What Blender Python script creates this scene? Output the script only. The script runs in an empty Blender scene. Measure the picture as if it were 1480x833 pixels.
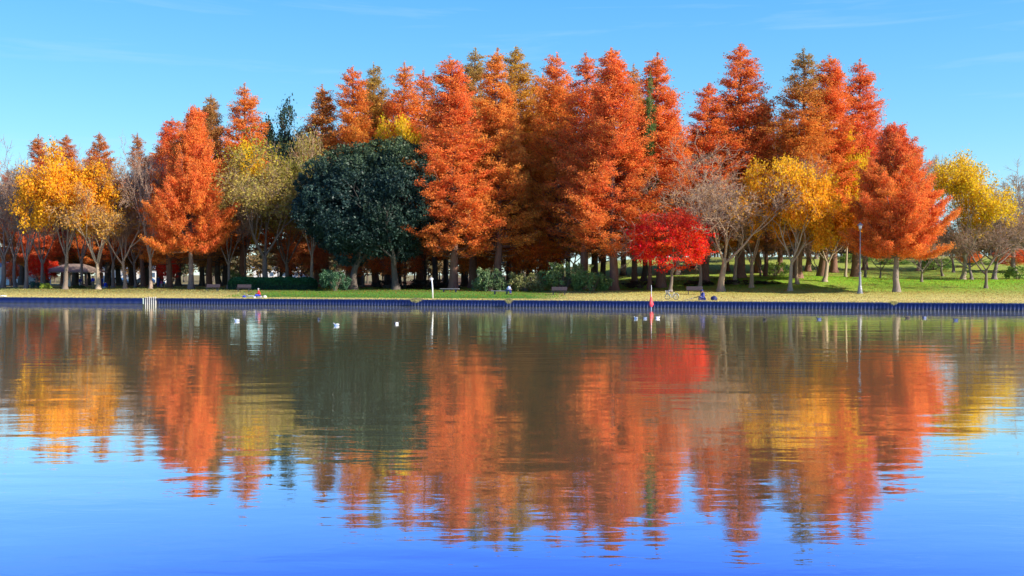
import bpy, math, random
import numpy as np
from mathutils import Vector, Matrix

scene = bpy.context.scene
COL = scene.collection
R = math.radians

# ------------------------------------------------------------------ world / camera frame
F = 1439.0          # focal length in photo pixels
CAMH = 3.4          # camera height over the water
YH = 397.0          # photo row of the horizon
SLOPE = 0.235       # the bank recedes to the left
WALLY = 104.3
BANK = 0.70         # bank top over water

def smooth(t):
    t = np.clip(t, 0.0, 1.0)
    return t * t * (3 - 2 * t)

def ground_z(X, d):
    """height of the land over the water; d = metres behind the retaining wall"""
    X = np.asarray(X, float); d = np.asarray(d, float)
    z = BANK + 0.72 * smooth(d / 24.0)
    right = smooth((X - 8) / 22.0)
    z = z + right * 1.35 * smooth((d - 20) / 20.0)
    hill = smooth((X + 5) / 26.0)
    z = z + hill * 3.9 * smooth((d - 42) / 50.0)
    z = z + 0.6 * np.exp(-(((X - 37) / 11.0) ** 2 + ((d - 34) / 8.0) ** 2))
    z = z + 0.07 * np.sin(X * 0.23 + 1.0) * np.sin(d * 0.31) * smooth(d / 10)
    return z

def at(px, d, dz=0.0):
    """world point for photo column px on the ground d metres behind the wall"""
    k = (px - 740.0) / F
    Y = (WALLY + d) / (1 + SLOPE * k)
    X = k * Y
    return Vector((X, Y, float(ground_z(X, d)) + dz))

def ppm(p):
    return F / p.y

def ztop(p, y):
    return CAMH - (y - YH) / F * p.y

# ------------------------------------------------------------------ tagging helpers
def tag(o, label=None, cat=None, group=None, kind=None):
    if label: o['label'] = label
    if cat: o['category'] = cat
    if group: o['group'] = group
    if kind: o['kind'] = kind
    return o

def empty(name, loc, rz=0.0, sc=(1, 1, 1)):
    o = bpy.data.objects.new(name, None)
    COL.objects.link(o)
    o.location = loc; o.rotation_euler = (0, 0, rz); o.scale = sc
    o.empty_display_size = 0.3
    return o

def link(name, me, parent=None, mat=None, smooth_=False):
    o = bpy.data.objects.new(name, me)
    COL.objects.link(o)
    if parent is not None: o.parent = parent
    if mat is not None and len(me.materials) == 0:
        me.materials.append(mat)
    if smooth_:
        me.polygons.foreach_set('use_smooth', np.ones(len(me.polygons), bool))
    return o

def mesh_np(name, V, Fc, attr=None, mat=None, smooth_=False):
    """V (n,3), Fc (m,k) all faces with k corners, attr dict name->(m,) face floats"""
    V = np.asarray(V, np.float32); Fc = np.asarray(Fc, np.int32)
    m, k = Fc.shape
    me = bpy.data.meshes.new(name)
    me.vertices.add(len(V)); me.vertices.foreach_set('co', V.ravel())
    me.loops.add(m * k); me.loops.foreach_set('vertex_index', Fc.ravel())
    me.polygons.add(m)
    me.polygons.foreach_set('loop_start', np.arange(0, m * k, k, dtype=np.int32))
    me.polygons.foreach_set('loop_total', np.full(m, k, np.int32))
    if attr:
        for an, av in attr.items():
            a = me.attributes.new(an, 'FLOAT', 'FACE')
            a.data.foreach_set('value', np.asarray(av, np.float32))
    me.update(calc_edges=True)
    if smooth_:
        me.polygons.foreach_set('use_smooth', np.ones(m, bool))
    if mat is not None: me.materials.append(mat)
    return me

# ------------------------------------------------------------------ simple mesh builder
class MB:
    def __init__(s): s.v = []; s.f = []; s.mi = []; s.cur = 0
    def add(s, vs, fs):
        b = len(s.v)
        s.v += [tuple(v) for v in vs]
        s.f += [tuple(i + b for i in f) for f in fs]
        s.mi += [s.cur] * len(fs)
        return s
    def box(s, c, size, rot=None):
        hx, hy, hz = size[0] / 2, size[1] / 2, size[2] / 2
        vs = [Vector((x, y, z)) for z in (-hz, hz) for y in (-hy, hy) for x in (-hx, hx)]
        if rot is not None: vs = [rot @ v for v in vs]
        vs = [v + Vector(c) for v in vs]
        return s.add(vs, [(0, 2, 3, 1), (4, 5, 7, 6), (0, 1, 5, 4), (2, 6, 7, 3), (0, 4, 6, 2), (1, 3, 7, 5)])
    def tube(s, pts, rad, n=8, cap=True):
        pts = [Vector(p) for p in pts]
        if not hasattr(rad, '__len__'): rad = [rad] * len(pts)
        vs = []; fs = []
        for i, p in enumerate(pts):
            t = (pts[min(i + 1, len(pts) - 1)] - pts[max(i - 1, 0)]).normalized()
            a = t.cross(Vector((0, 0, 1)))
            if a.length < 1e-3: a = t.cross(Vector((0, 1, 0)))
            a.normalize(); b = t.cross(a)
            for k in range(n):
                w = 2 * math.pi * k / n
                vs.append(p + (a * math.cos(w) + b * math.sin(w)) * rad[i])
        for i in range(len(pts) - 1):
            for k in range(n):
                k2 = (k + 1) % n
                fs.append((i * n + k, i * n + k2, (i + 1) * n + k2, (i + 1) * n + k))
        if cap:
            fs.append(tuple(range(n - 1, -1, -1)))
            fs.append(tuple((len(pts) - 1) * n + k for k in range(n)))
        return s.add(vs, fs)
    def lathe(s, prof, c=(0, 0, 0), n=16):
        vs = []; fs = []
        for r, z in prof:
            for k in range(n):
                w = 2 * math.pi * k / n
                vs.append((c[0] + r * math.cos(w), c[1] + r * math.sin(w), c[2] + z))
        for i in range(len(prof) - 1):
            for k in range(n):
                k2 = (k + 1) % n
                fs.append((i * n + k, i * n + k2, (i + 1) * n + k2, (i + 1) * n + k))
        fs.append(tuple(range(n - 1, -1, -1)))
        fs.append(tuple((len(prof) - 1) * n + k for k in range(n)))
        return s.add(vs, fs)
    def ring(s, c, R_, r_, axis='y', n=28, m=6):
        vs = []; fs = []
        for i in range(n):
            a = 2 * math.pi * i / n
            for j in range(m):
                b = 2 * math.pi * j / m
                q = R_ + r_ * math.cos(b); h = r_ * math.sin(b)
                vs.append((c[0] + q * math.cos(a), c[1] + h, c[2] + q * math.sin(a)))
        for i in range(n):
            for j in range(m):
                i2 = (i + 1) % n; j2 = (j + 1) % m
                fs.append((i * m + j, i * m + j2, i2 * m + j2, i2 * m + j))
        return s.add(vs, fs)
    def ball(s, c, r, n=12, m=8, sc=(1, 1, 1)):
        prof = [(max(1e-3, r * math.sin(math.pi * i / m)), -r * math.cos(math.pi * i / m)) for i in range(m + 1)]
        b = len(s.v)
        s.lathe(prof, (0, 0, 0), n)
        for i in range(b, len(s.v)):
            v = s.v[i]
            s.v[i] = (c[0] + v[0] * sc[0], c[1] + v[1] * sc[1], c[2] + v[2] * sc[2])
        return s
    def mesh(s, name):
        me = bpy.data.meshes.new(name)
        me.from_pydata(s.v, [], s.f); me.update()
        me.polygons.foreach_set('material_index', np.array(s.mi, np.int32))
        return me
    def build(s, name, mats, parent=None, smooth_=False, bevel=0.0):
        me = s.mesh(name)
        for m in (mats if isinstance(mats, (list, tuple)) else [mats]): me.materials.append(m)
        o = link(name, me, parent, None, smooth_)
        if bevel:
            md = o.modifiers.new('bevel', 'BEVEL'); md.width = bevel; md.segments = 2; md.limit_method = 'ANGLE'
        return o

# ------------------------------------------------------------------ materials
def newmat(name):
    m = bpy.data.materials.new(name); m.use_nodes = True
    nt = m.node_tree; nt.nodes.clear()
    out = nt.nodes.new('ShaderNodeOutputMaterial')
    return m, nt, out

def N(nt, t, **kw):
    n = nt.nodes.new(t)
    for k, v in kw.items():
        if k in n.inputs: n.inputs[k].default_value = v
        else: setattr(n, k, v)
    return n

def L(nt, a, b): nt.links.new(a, b)

def mixc(nt, a, b, fac, blend='MIX'):
    n = nt.nodes.new('ShaderNodeMix'); n.data_type = 'RGBA'; n.blend_type = blend
    for s, v in ((0, fac), (6, a), (7, b)):
        if hasattr(v, 'is_linked'): nt.links.new(v, n.inputs[s])
        else: n.inputs[s].default_value = v if s == 0 else (tuple(v) + (1,) if len(v) == 3 else v)
    return n.outputs[2]

def noise(nt, vec, scale, detail=3, rough=0.6, dist=0.0):
    n = N(nt, 'ShaderNodeTexNoise'); n.inputs['Scale'].default_value = scale
    n.inputs['Detail'].default_value = detail; n.inputs['Roughness'].default_value = rough
    n.inputs['Distortion'].default_value = dist
    if vec is not None: L(nt, vec, n.inputs['Vector'])
    return n.outputs['Fac']

def ramp(nt, fac, stops):
    n = N(nt, 'ShaderNodeValToRGB'); cr = n.color_ramp
    while len(cr.elements) < len(stops): cr.elements.new(0.5)
    for e, (p, c) in zip(cr.elements, stops):
        e.position = p; e.color = tuple(c) + (1,) if len(c) == 3 else c
    L(nt, fac, n.inputs[0]); return n.outputs[0]

def math_(nt, op, a, b=0.0, c=0.0, clamp=False):
    n = N(nt, 'ShaderNodeMath', operation=op); n.use_clamp = clamp
    for i, v in enumerate((a, b, c)):
        if hasattr(v, 'is_linked'): L(nt, v, n.inputs[i])
        else: n.inputs[i].default_value = v
    return n.outputs[0]

def simple(name, col, rough=0.6, metal=0.0, var=0.15, scale=8.0, spec=0.4, bump=0.0):
    m, nt, out = newmat(name)
    b = N(nt, 'ShaderNodeBsdfPrincipled'); L(nt, b.outputs[0], out.inputs[0])
    tc = N(nt, 'ShaderNodeTexCoord')
    f = noise(nt, tc.outputs['Object'], scale, 4)
    c = mixc(nt, [x * (1 - var) for x in col], [min(1, x * (1 + var)) for x in col], f)
    L(nt, c, b.inputs['Base Color'])
    b.inputs['Roughness'].default_value = rough; b.inputs['Metallic'].default_value = metal
    b.inputs['Specular IOR Level'].default_value = spec
    if bump:
        bp = N(nt, 'ShaderNodeBump'); bp.inputs['Strength'].default_value = bump; bp.inputs['Distance'].default_value = 0.02
        L(nt, f, bp.inputs['Height']); L(nt, bp.outputs[0], b.inputs['Normal'])
    return m

def foliage_mat(name, transl=0.48, gloss=0.0):
    """leaf colour: object colour, second colour from the object's c2, mixed by leaf attributes"""
    m, nt, out = newmat(name)
    oi = N(nt, 'ShaderNodeObjectInfo')
    c2 = N(nt, 'ShaderNodeAttribute', attribute_type='OBJECT', attribute_name='c2')
    h = N(nt, 'ShaderNodeAttribute', attribute_type='GEOMETRY', attribute_name='h')
    v = N(nt, 'ShaderNodeAttribute', attribute_type='GEOMETRY', attribute_name='v')
    w = N(nt, 'ShaderNodeAttribute', attribute_type='GEOMETRY', attribute_name='w')
    col = mixc(nt, oi.outputs['Color'], c2.outputs['Color'], h.outputs['Fac'])
    hs = N(nt, 'ShaderNodeHueSaturation')
    L(nt, col, hs.inputs['Color'])
    hue = math_(nt, 'MULTIPLY_ADD', v.outputs['Fac'], 0.04, 0.492)
    L(nt, hue, hs.inputs['Hue'])
    val = math_(nt, 'MULTIPLY_ADD', w.outputs['Fac'], 0.8, 0.62)
    L(nt, val, hs.inputs['Value'])
    d = N(nt, 'ShaderNodeBsdfDiffuse'); t = N(nt, 'ShaderNodeBsdfTranslucent')
    L(nt, hs.outputs[0], d.inputs[0])
    L(nt, hs.outputs[0], t.inputs[0])
    mx = N(nt, 'ShaderNodeMixShader'); mx.inputs[0].default_value = transl
    L(nt, d.outputs[0], mx.inputs[1]); L(nt, t.outputs[0], mx.inputs[2])
    res = mx.outputs[0]
    if gloss:
        g = N(nt, 'ShaderNodeBsdfGlossy'); g.inputs['Roughness'].default_value = 0.45
        m2 = N(nt, 'ShaderNodeMixShader'); m2.inputs[0].default_value = gloss
        L(nt, res, m2.inputs[1]); L(nt, g.outputs[0], m2.inputs[2]); res = m2.outputs[0]
    L(nt, res, out.inputs[0])
    return m

def bark_mat(name):
    m, nt, out = newmat(name)
    oi = N(nt, 'ShaderNodeObjectInfo'); tc = N(nt, 'ShaderNodeTexCoord')
    mp = N(nt, 'ShaderNodeMapping'); mp.inputs['Scale'].default_value = (5, 5, 0.8)
    L(nt, tc.outputs['Object'], mp.inputs[0])
    f = noise(nt, mp.outputs[0], 2.0, 5, 0.7, 0.4)
    f2 = noise(nt, tc.outputs['Object'], 0.5, 3)
    k = math_(nt, 'MULTIPLY_ADD', f, 1.3, 0.35)
    c = mixc(nt, oi.outputs['Color'], (0.55, 0.5, 0.42), math_(nt, 'MULTIPLY', f2, 0.12))
    hs = N(nt, 'ShaderNodeHueSaturation'); L(nt, c, hs.inputs['Color']); L(nt, k, hs.inputs['Value'])
    b = N(nt, 'ShaderNodeBsdfPrincipled'); L(nt, hs.outputs[0], b.inputs['Base Color'])
    b.inputs['Roughness'].default_value = 0.9; b.inputs['Specular IOR Level'].default_value = 0.15
    bp = N(nt, 'ShaderNodeBump'); bp.inputs['Strength'].default_value = 0.8; bp.inputs['Distance'].default_value = 0.05
    L(nt, f, bp.inputs['Height']); L(nt, bp.outputs[0], b.inputs['Normal'])
    L(nt, b.outputs[0], out.inputs[0])
    return m

LEAF = foliage_mat('autumn_leaf')
EVER = foliage_mat('evergreen_leaf', 0.15, 0.02)
BARK = bark_mat('bark')

# ------------------------------------------------------------------ tree geometry
def tubes_np(lines, name, mat=BARK):
    """lines: list of (pts(n,3), rad(n), sides)"""
    VV = []; FF = []; off = 0
    for pts, rad, s in lines:
        pts = np.asarray(pts, float); n = len(pts)
        t = np.empty_like(pts); t[1:-1] = pts[2:] - pts[:-2]; t[0] = pts[1] - pts[0]; t[-1] = pts[-1] - pts[-2]
        t /= np.linalg.norm(t, axis=1)[:, None] + 1e-9
        ref = np.array([1.0, 0, 0]) if abs(t[0, 0]) < 0.8 else np.array([0, 1.0, 0])
        a = np.cross(t, ref); a /= np.linalg.norm(a, axis=1)[:, None] + 1e-9
        b = np.cross(t, a)
        w = np.arange(s) * 2 * math.pi / s
        ring = a[:, None, :] * np.cos(w)[None, :, None] + b[:, None, :] * np.sin(w)[None, :, None]
        V = pts[:, None, :] + ring * np.asarray(rad)[:, None, None]
        VV.append(V.reshape(-1, 3))
        i = np.arange(n - 1)[:, None] * s; k = np.arange(s)[None, :]; k2 = (k + 1) % s
        Fq = np.stack([i + k, i + k2, i + s + k2, i + s + k], -1).reshape(-1, 4) + off
        FF.append(Fq); off += n * s
    return mesh_np(name, np.concatenate(VV), np.concatenate(FF), mat=mat, smooth_=True)

def leaves_np(name, C, size, rng, H, hfun=None, vc=None, wc=None, mat=LEAF, flat=0.0, asp=0.55, szvar=0.6):
    """C (n,3) leaf centres; diamond leaves with random orientation"""
    n = len(C)
    nm = rng.normal(size=(n, 3)); nm /= np.linalg.norm(nm, axis=1)[:, None]
    if flat: nm[:, 2] = nm[:, 2] * (1 - flat) + flat * np.sign(nm[:, 2]) * 1.2; nm /= np.linalg.norm(nm, axis=1)[:, None]
    r = rng.normal(size=(n, 3)); u = np.cross(nm, r); u /= np.linalg.norm(u, axis=1)[:, None]
    v = np.cross(nm, u)
    s = (size * (1 + szvar * (rng.random(n) * 2 - 1)))[:, None]
    u = u * s * 0.5; v = v * s * 0.5 * asp
    V = np.stack([C - u, C - v + u * 0.15, C + u, C + v + u * 0.15], 1).reshape(-1, 3)
    Fq = np.arange(4 * n).reshape(n, 4)
    hh = np.clip(C[:, 2] / H, 0, 1)
    h = hfun(hh, rng) if hfun else np.clip((hh - 0.75) * 4 + rng.normal(size=n) * 0.2, 0, 1)
    v_ = (vc if vc is not None else rng.random(n)) * 0.6 + rng.random(n) * 0.4
    w_ = (wc if wc is not None else rng.random(n)) * 0.38 + rng.random(n) * 0.62
    return mesh_np(name, V, Fq, {'h': h, 'v': v_, 'w': w_}, mat)

def redwood(seed, H=28.0, Rm=4.4, base=0.16, dens=1.0, full=0.0):
    rng = np.random.default_rng(seed)
    lines = []
    nz = 14; zz = np.linspace(0, H, nz)
    wob = np.cumsum(rng.normal(size=(nz, 2)) * 0.06, axis=0)
    def tr(z):
        return np.array([np.interp(z, zz, wob[:, 0]), np.interp(z, zz, wob[:, 1]), z])
    tp = np.stack([tr(z) for z in zz])
    tr_r = 0.33 * (1 - zz / H) ** 0.8 + 0.02; tr_r[0] *= 1.5; tr_r[1] *= 1.05
    pts = np.vstack([tp[:1], tp[:1] + [0, 0, 0.7], tp[1:]]); rad = np.concatenate([[0.56], [0.40], tr_r[1:]])
    lines.append((pts, rad, 10))
    C = []; vc = []; wc = []
    nb = int(270 * (0.7 + 0.3 * dens))
    ts = np.sort(rng.random(nb) ** 0.98) * (0.97 - base) + base
    lob = rng.random(6) * 6.28
    for i, t in enumerate(ts):
        az = rng.random() * 6.283
        u = (t - base) / (1 - base)
        prof = min(1.0, (u + 0.16) / 0.26) ** 0.8 * (1 - u) ** (0.66 + 0.16 * full) * (1.10 + 0.15 * full) + 0.035
        lo = 1 + 0.10 * math.sin(az * 2 + lob[0] + t * 7) + 0.08 * math.sin(az * 3 + lob[1] - t * 11)
        ln = Rm * prof * lo * rng.uniform(0.60, 1.08) + 0.10
        p0 = tr(t * H)
        el = R(rng.uniform(8, 38) + 26 * u)
        k = 6; s = np.linspace(0, 1, k)
        hor = s * ln * math.cos(el)
        z = p0[2] + ln * math.sin(el) * (s ** 1.5) - 0.08 * ln * np.sin(s * 3.1)
        a = az + np.cumsum(rng.normal(size=k) * 0.06)
        P = np.stack([p0[0] + hor * np.cos(a), p0[1] + hor * np.sin(a), z], 1)
        r0 = 0.018 + 0.014 * ln
        lines.append((P, np.linspace(r0, 0.010, k), 4))
        keep = 1.0 if u > 0.36 else 0.36 + 1.75 * u + 0.6 * full
        v0 = rng.random(); w0 = rng.random()
        nbl = max(2, int(ln * 3.3 * (0.55 + 0.45 * dens)))
        for c in range(nbl):
            if rng.random() > keep: continue
            q = rng.uniform(0.12 if u > 0.45 else 0.32, 1.0)
            st = np.array([np.interp(q, s, P[:, j]) for j in range(3)])
            lb = min(1.5, 0.34 * ln * (1.15 - q) + 0.22 * min(1, ln)) * rng.uniform(0.7, 1.25)
            sgn = 1 if c % 2 else -1
            da = az + sgn * R(rng.uniform(22, 62)) * (1 - 0.6 * (q > 0.9))
            dv = np.array([math.cos(da), math.sin(da), rng.uniform(0.02, 0.55)])
            en = st + dv * lb
            if lb > 0.5: lines.append((np.stack([st, en]), [0.016, 0.008], 3))
            nl = int(rng.uniform(48, 80) * lb * (0.6 + 0.4 * dens)) + 7
            qq = rng.random((nl, 1)) ** 0.8
            sg = min(0.19, 0.06 + 0.07 * ln)
            C.append(st + (en - st) * qq * 1.08 + rng.normal(size=(nl, 3)) * np.array([sg, sg, sg * 0.75]))
            vc.append(np.full(nl, 0.6 * v0 + 0.4 * rng.random())); wc.append(np.full(nl, 0.5 * w0 + 0.5 * rng.random()))
    for zt in np.linspace(H * 0.90, H * 1.0, 16):
        nl = 14; sg = 0.06 + 0.22 * (1 - (zt / H - 0.90) / 0.10)
        C.append(tr(min(zt, H)) + rng.normal(size=(nl, 3)) * np.array([sg, sg, 0.16]))
        vc.append(np.full(nl, rng.random())); wc.append(np.full(nl, rng.random()))
    C = np.concatenate(C)
    tm = tubes_np(lines, 'redwood_trunk')
    hf = lambda hh, g: np.clip((hh - 0.70) * 3.2 + g.normal(size=len(hh)) * 0.18, 0, 1)
    lm = leaves_np('redwood_foliage', C, 0.145, rng, H, hf, np.concatenate(vc), np.concatenate(wc))
    return tm, lm, H, Rm * 2

def grow_lines(rng, prm):
    out = []
    def grow(p, d, Ln, r, lvl):
        n = 5
        pts = [p]; dd = d.copy()
        for i in range(n - 1):
            dd = dd + rng.normal(size=3) * prm['wob'] + np.array([0, 0, prm['up'][min(lvl, len(prm['up']) - 1)]])
            dd /= np.linalg.norm(dd)
            p = p + dd * Ln / (n - 1); pts.append(p)
        pts = np.array(pts)
        tip = r * (0.62 if lvl < prm['max'] else 0.3)
        rad = np.linspace(r, tip, n)
        out.append((lvl, pts, rad))
        if lvl >= prm['max']: return
        k = prm['k'][lvl]
        a0 = rng.random() * 6.28
        for i in range(k):
            t = 1.0 if i < 2 or lvl == 0 else rng.uniform(0.35, 0.95)
            if lvl == 0: t = rng.uniform(0.72, 1.0) if i else 1.0
            q = t * (n - 1); i0 = min(int(q), n - 2); fr = q - i0
            st = pts[i0] * (1 - fr) + pts[i0 + 1] * fr
            ang = R(prm['ang'][lvl] * rng.uniform(0.6, 1.3))
            az = a0 + i * 6.283 / k + rng.normal() * 0.35
            ref = np.array([0, 0, 1.0]) if abs(dd[2]) < 0.9 else np.array([1.0, 0, 0])
            e1 = np.cross(dd, ref); e1 /= np.linalg.norm(e1); e2 = np.cross(dd, e1)
            nd = dd * math.cos(ang) + (e1 * math.cos(az) + e2 * math.sin(az)) * math.sin(ang)
            grow(st, nd, Ln * prm['ratio'][lvl] * rng.uniform(0.75, 1.2), max(rad[min(i0 + 1, n - 1)] * prm['rr'], 0.019), lvl + 1)
    lean = prm.get('lean', 0.0)
    d0 = np.array([lean, 0, 1.0]); d0 /= np.linalg.norm(d0)
    grow(np.zeros(3), d0, prm['L0'], prm['r0'], 0)
    return out

def broadleaf(seed, H=13.0, W=10.0, leaf=1.0, L0=2.6, r0=0.29, k=(4, 4, 4, 4, 4, 3), ang=(38, 34, 36, 36, 38, 40), ratio=(1.25, 0.72, 0.68, 0.64, 0.62, 0.6),
              up=(0.0, 0.10, 0.06, 0.03, 0.02, 0.0), wob=0.09, size=0.24, per=10, flat=0.0, pad=None, lean=0.0, drop=0.0, minlvl=5, mat=LEAF, rr=0.66, jit=0.28, dome=None):
    rng = np.random.default_rng(seed)
    prm = dict(k=k, ang=ang, ratio=ratio, up=up, wob=wob, L0=L0, r0=r0, max=len(k), lean=lean, rr=rr)
    out = grow_lines(rng, prm)
    allp = np.concatenate([o[1] for o in out])
    z1 = np.percentile(allp[:, 2], 99.4)
    lo_ = np.percentile(allp[:, :2], 2, axis=0); hi_ = np.percentile(allp[:, :2], 98, axis=0)
    wx = float(np.mean(hi_ - lo_)); ctr = (lo_ + hi_) / 2
    sz = H / z1; sw = W / wx
    lines = []; C = []; vc = []; wc = []
    for lvl, pts, rad in out:
        hz = pts[:, 2]
        f = np.clip(hz / (L0 * 0.9), 0, 1)[:, None]
        P = np.concatenate([(pts[:, :2] - ctr * np.clip(hz / (0.8 * z1), 0, 1)[:, None]) * (1 + (sw - 1) * f), pts[:, 2:] * sz], 1)
        if lvl == 0:
            P = np.vstack([P[:1], P[:1] * 1 + [0, 0, 0.35], P[1:]]); rad = np.concatenate([[rad[0] * 1.55], [rad[0] * 1.1], rad[1:]])
        sides = 10 if lvl == 0 else (7 if lvl == 1 else (5 if lvl == 2 else 3))
        lines.append((P, rad, sides))
        if leaf > 0 and lvl >= minlvl:
            if rng.random() < drop: continue
            nl = int(per * leaf * rng.uniform(0.6, 1.4) * (1 if lvl == len(k) else 0.6))
            if nl < 1: continue
            q = rng.random(nl) * (len(P) - 1); i0 = q.astype(int); fr = (q - i0)[:, None]
            base = P[i0] * (1 - fr) + P[i0 + 1] * fr
            off = rng.normal(size=(nl, 3)) * jit
            if flat: off[:, 2] *= (1 - flat)
            C.append(base + off); vc.append(np.full(nl, rng.random())); wc.append(np.full(nl, rng.random()))
    thick = [l for l in lines if l[2] >= 5]; thin = [l for l in lines if l[2] < 5]
    tm = tubes_np(thick, 'tree_trunk'); wm = tubes_np(thin, 'tree_twigs')
    lm = None
    if leaf > 0:
        C = np.concatenate(C); vc = np.concatenate(vc); wc = np.concatenate(wc)
        if dome:
            c0 = np.array([0, 0, H * dome[0]]); rad_ = np.array([W / 2, W / 2, H * dome[1]])
            q = (C - c0) / rad_; nn = np.linalg.norm(q, axis=1)
            lim = 0.96 + 0.16 * np.sin(q[:, 0] * 5 + q[:, 2] * 7) * np.sin(q[:, 1] * 6 + 1); ex = nn > lim; q[ex] *= (lim[ex] * rng.uniform(0.8, 1.05, ex.sum()) / nn[ex])[:, None]; C = c0 + q * rad_
            m = dome[2]; g = rng.normal(size=(m, 3)); g /= np.linalg.norm(g, axis=1)[:, None]
            g = g * rng.uniform(0.35, 1.06, (m, 1)) ** 0.6; pc = c0 + g * rad_
            idx = np.repeat(np.arange(m), 60); o_ = rng.normal(size=(len(idx), 3)) * np.array([0.5, 0.5, 0.10])
            C = np.concatenate([C, pc[idx] + o_]); vc = np.concatenate([vc, rng.random(m)[idx]]); wc = np.concatenate([wc, rng.random(m)[idx]])
        C = [C]; vc = [vc]; wc = [wc]
        lm = leaves_np('tree_foliage', np.concatenate(C), size, rng, H, None, np.concatenate(vc), np.concatenate(wc), flat=flat, asp=0.7, mat=mat)
    return tm, wm, lm, H, W

def lobed_crown(seed, H, W, zb, nlobe, lr, nleaf, size, mat, depth=1.0, ground=False, fill=0.25, edge=1.0, amp=0.6):
    """leaf cloud on the outside of many overlapping lobes that cover an ellipsoid"""
    rng = np.random.default_rng(seed)
    C = []; vc = []; wc = []
    c0 = np.array([0, 0, (H + zb) / 2]); rad = np.array([W / 2, W / 2 * depth, (H - zb) / 2])
    i = np.arange(nlobe) + 0.5
    ph = np.arccos(1 - 2 * i / nlobe); th = math.pi * (1 + 5 ** 0.5) * i
    dirs = np.stack([np.cos(th) * np.sin(ph), np.sin(th) * np.sin(ph), np.cos(ph)], 1)
    dirs += rng.normal(size=dirs.shape) * 0.12; dirs /= np.linalg.norm(dirs, axis=1)[:, None]
    for d in dirs:
        if ground and d[2] < -0.15: continue
        r = lr * rng.uniform(0.55, 1.35)
        c = c0 + d * (rad - r * 0.85) * rng.uniform(0.72, 1.16)
        n = int(nleaf * (r / lr) ** 2)
        ns = max(6, n // 26); g = rng.normal(size=(ns, 3)); g /= np.linalg.norm(g, axis=1)[:, None]; g = g[rng.integers(0, ns, n)] + rng.normal(size=(n, 3)) * 0.15 * min(1.6, 1.3 / r ** 0.5)
        g = g + d * 0.35; g /= np.linalg.norm(g, axis=1)[:, None]
        rr = r * (1 - fill * rng.random(n) ** 1.5) * (1 + 0.10 * rng.normal(size=n) * edge)
        # sub-clumps
        P = c + g * rr[:, None]
        C.append(P); vc.append(np.clip(np.full(n, rng.random()) + 0.3 * np.sin(g[:, 0] * 9 + g[:, 2] * 7), 0, 1)); wc.append(np.clip(np.full(n, rng.random()) * (0.4 + amp) + 0.25 * np.sin(g[:, 0] * 6 + g[:, 1] * 5 + g[:, 2] * 9), 0, 1.3))
    C = np.concatenate(C); keep = C[:, 2] > (0.02 if ground else zb * 0.8)
    return leaves_np('crown_foliage', C[keep], size, rng, H, None, np.concatenate(vc)[keep], np.concatenate(wc)[keep], mat=mat, asp=0.6)

def evergreen(seed, H=18.0, W=13.0):
    rng = np.random.default_rng(seed)
    prm = dict(k=(3, 3, 3, 3), ang=(26, 30, 34, 36), ratio=(1.2, 0.75, 0.7, 0.6), up=(0, 0.06, 0.04, 0.02), wob=0.07, L0=3.6, r0=0.5, max=4, rr=0.75)
    out = grow_lines(rng, prm)
    z1 = max(o[1][:, 2].max() for o in out); lines = []
    for lvl, P, rad in out:
        P = P * np.array([1, 1, 1]) * min(1.0, (H * 0.86) / z1)
        if lvl == 0: rad = rad.copy(); rad[0] *= 1.4
        lines.append((P, rad, 10 if lvl == 0 else 6 if lvl < 3 else 4))
    tm = tubes_np(lines, 'evergreen_trunk')
    lm = lobed_crown(seed + 5, H, W, H * 0.21, 100, 1.9, 1100, 0.26, EVER, fill=0.22, amp=1.0)
    return tm, lm, H, W

def shrub(seed, H=2.6, W=5.0, mat=EVER, lr=0.55, nl=34, nleaf=330, size=0.15, depth=0.7):
    rng = np.random.default_rng(seed)
    lm = lobed_crown(seed, H, W, -H * 0.55, nl, lr, nleaf, size, mat, depth=depth, ground=True, fill=0.5, edge=1.6)
    lines = []
    for i in range(26):
        a = rng.random() * 6.28; q = rng.uniform(0.05, 0.42)
        e = np.array([math.cos(a) * W * q * 0.9, math.sin(a) * W * q * depth * 0.9, H * rng.uniform(0.6, 1.02) * (1 - q * 0.9)])
        b = np.array([math.cos(a) * 0.15 * W * q, math.sin(a) * 0.15 * W * q, 0])
        lines.append((np.stack([b, (b + e) / 2 + [0, 0, 0.15 * H], e]), [0.035, 0.022, 0.008], 4))
    return tubes_np(lines, 'shrub_stems'), lm, H, W

P_RED = [redwood(11, 28, 4.3, 0.17, 1.0), redwood(12, 28, 4.6, 0.14, 1.2), redwood(13, 28, 4.0, 0.20, 0.75), redwood(14, 28, 4.5, 0.15, 1.1), redwood(15, 28, 4.4, 0.17, 0.9), redwood(16, 28, 4.2, 0.13, 1.25)]
P_BUSH = redwood(21, 19, 5.9, 0.20, 1.6, 1.0)          # broad young conical tree
P_NARROW = redwood(22, 26, 2.4, 0.2, 0.75)
P_YEL = [broadleaf(31, 13, 9.0, 1.0, per=14, size=0.22), broadleaf(33, 13, 9.5, 1.0, per=13, L0=2.9, size=0.22)]
P_SPARSE = [broadleaf(35, 14, 9.0, 0.6, per=9, drop=0.3, L0=3.0, size=0.2), broadleaf(36, 15, 9.0, 0.8, per=8, drop=0.25, size=0.2)]
P_BARE = [broadleaf(41, 13, 9.5, 0.25, k=(4,4,4,4,4,5), size=0.15, L0=2.4, per=8, drop=0.7), broadleaf(42, 13, 8.5, 0.0, k=(4,4,4,4,4,5), L0=2.9, ang=(32, 28, 32, 34, 36, 38)), broadleaf(43, 12, 10.0, 0.25, k=(4,4,4,4,4,5), size=0.15, per=8, L0=2.2, drop=0.8)]
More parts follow.
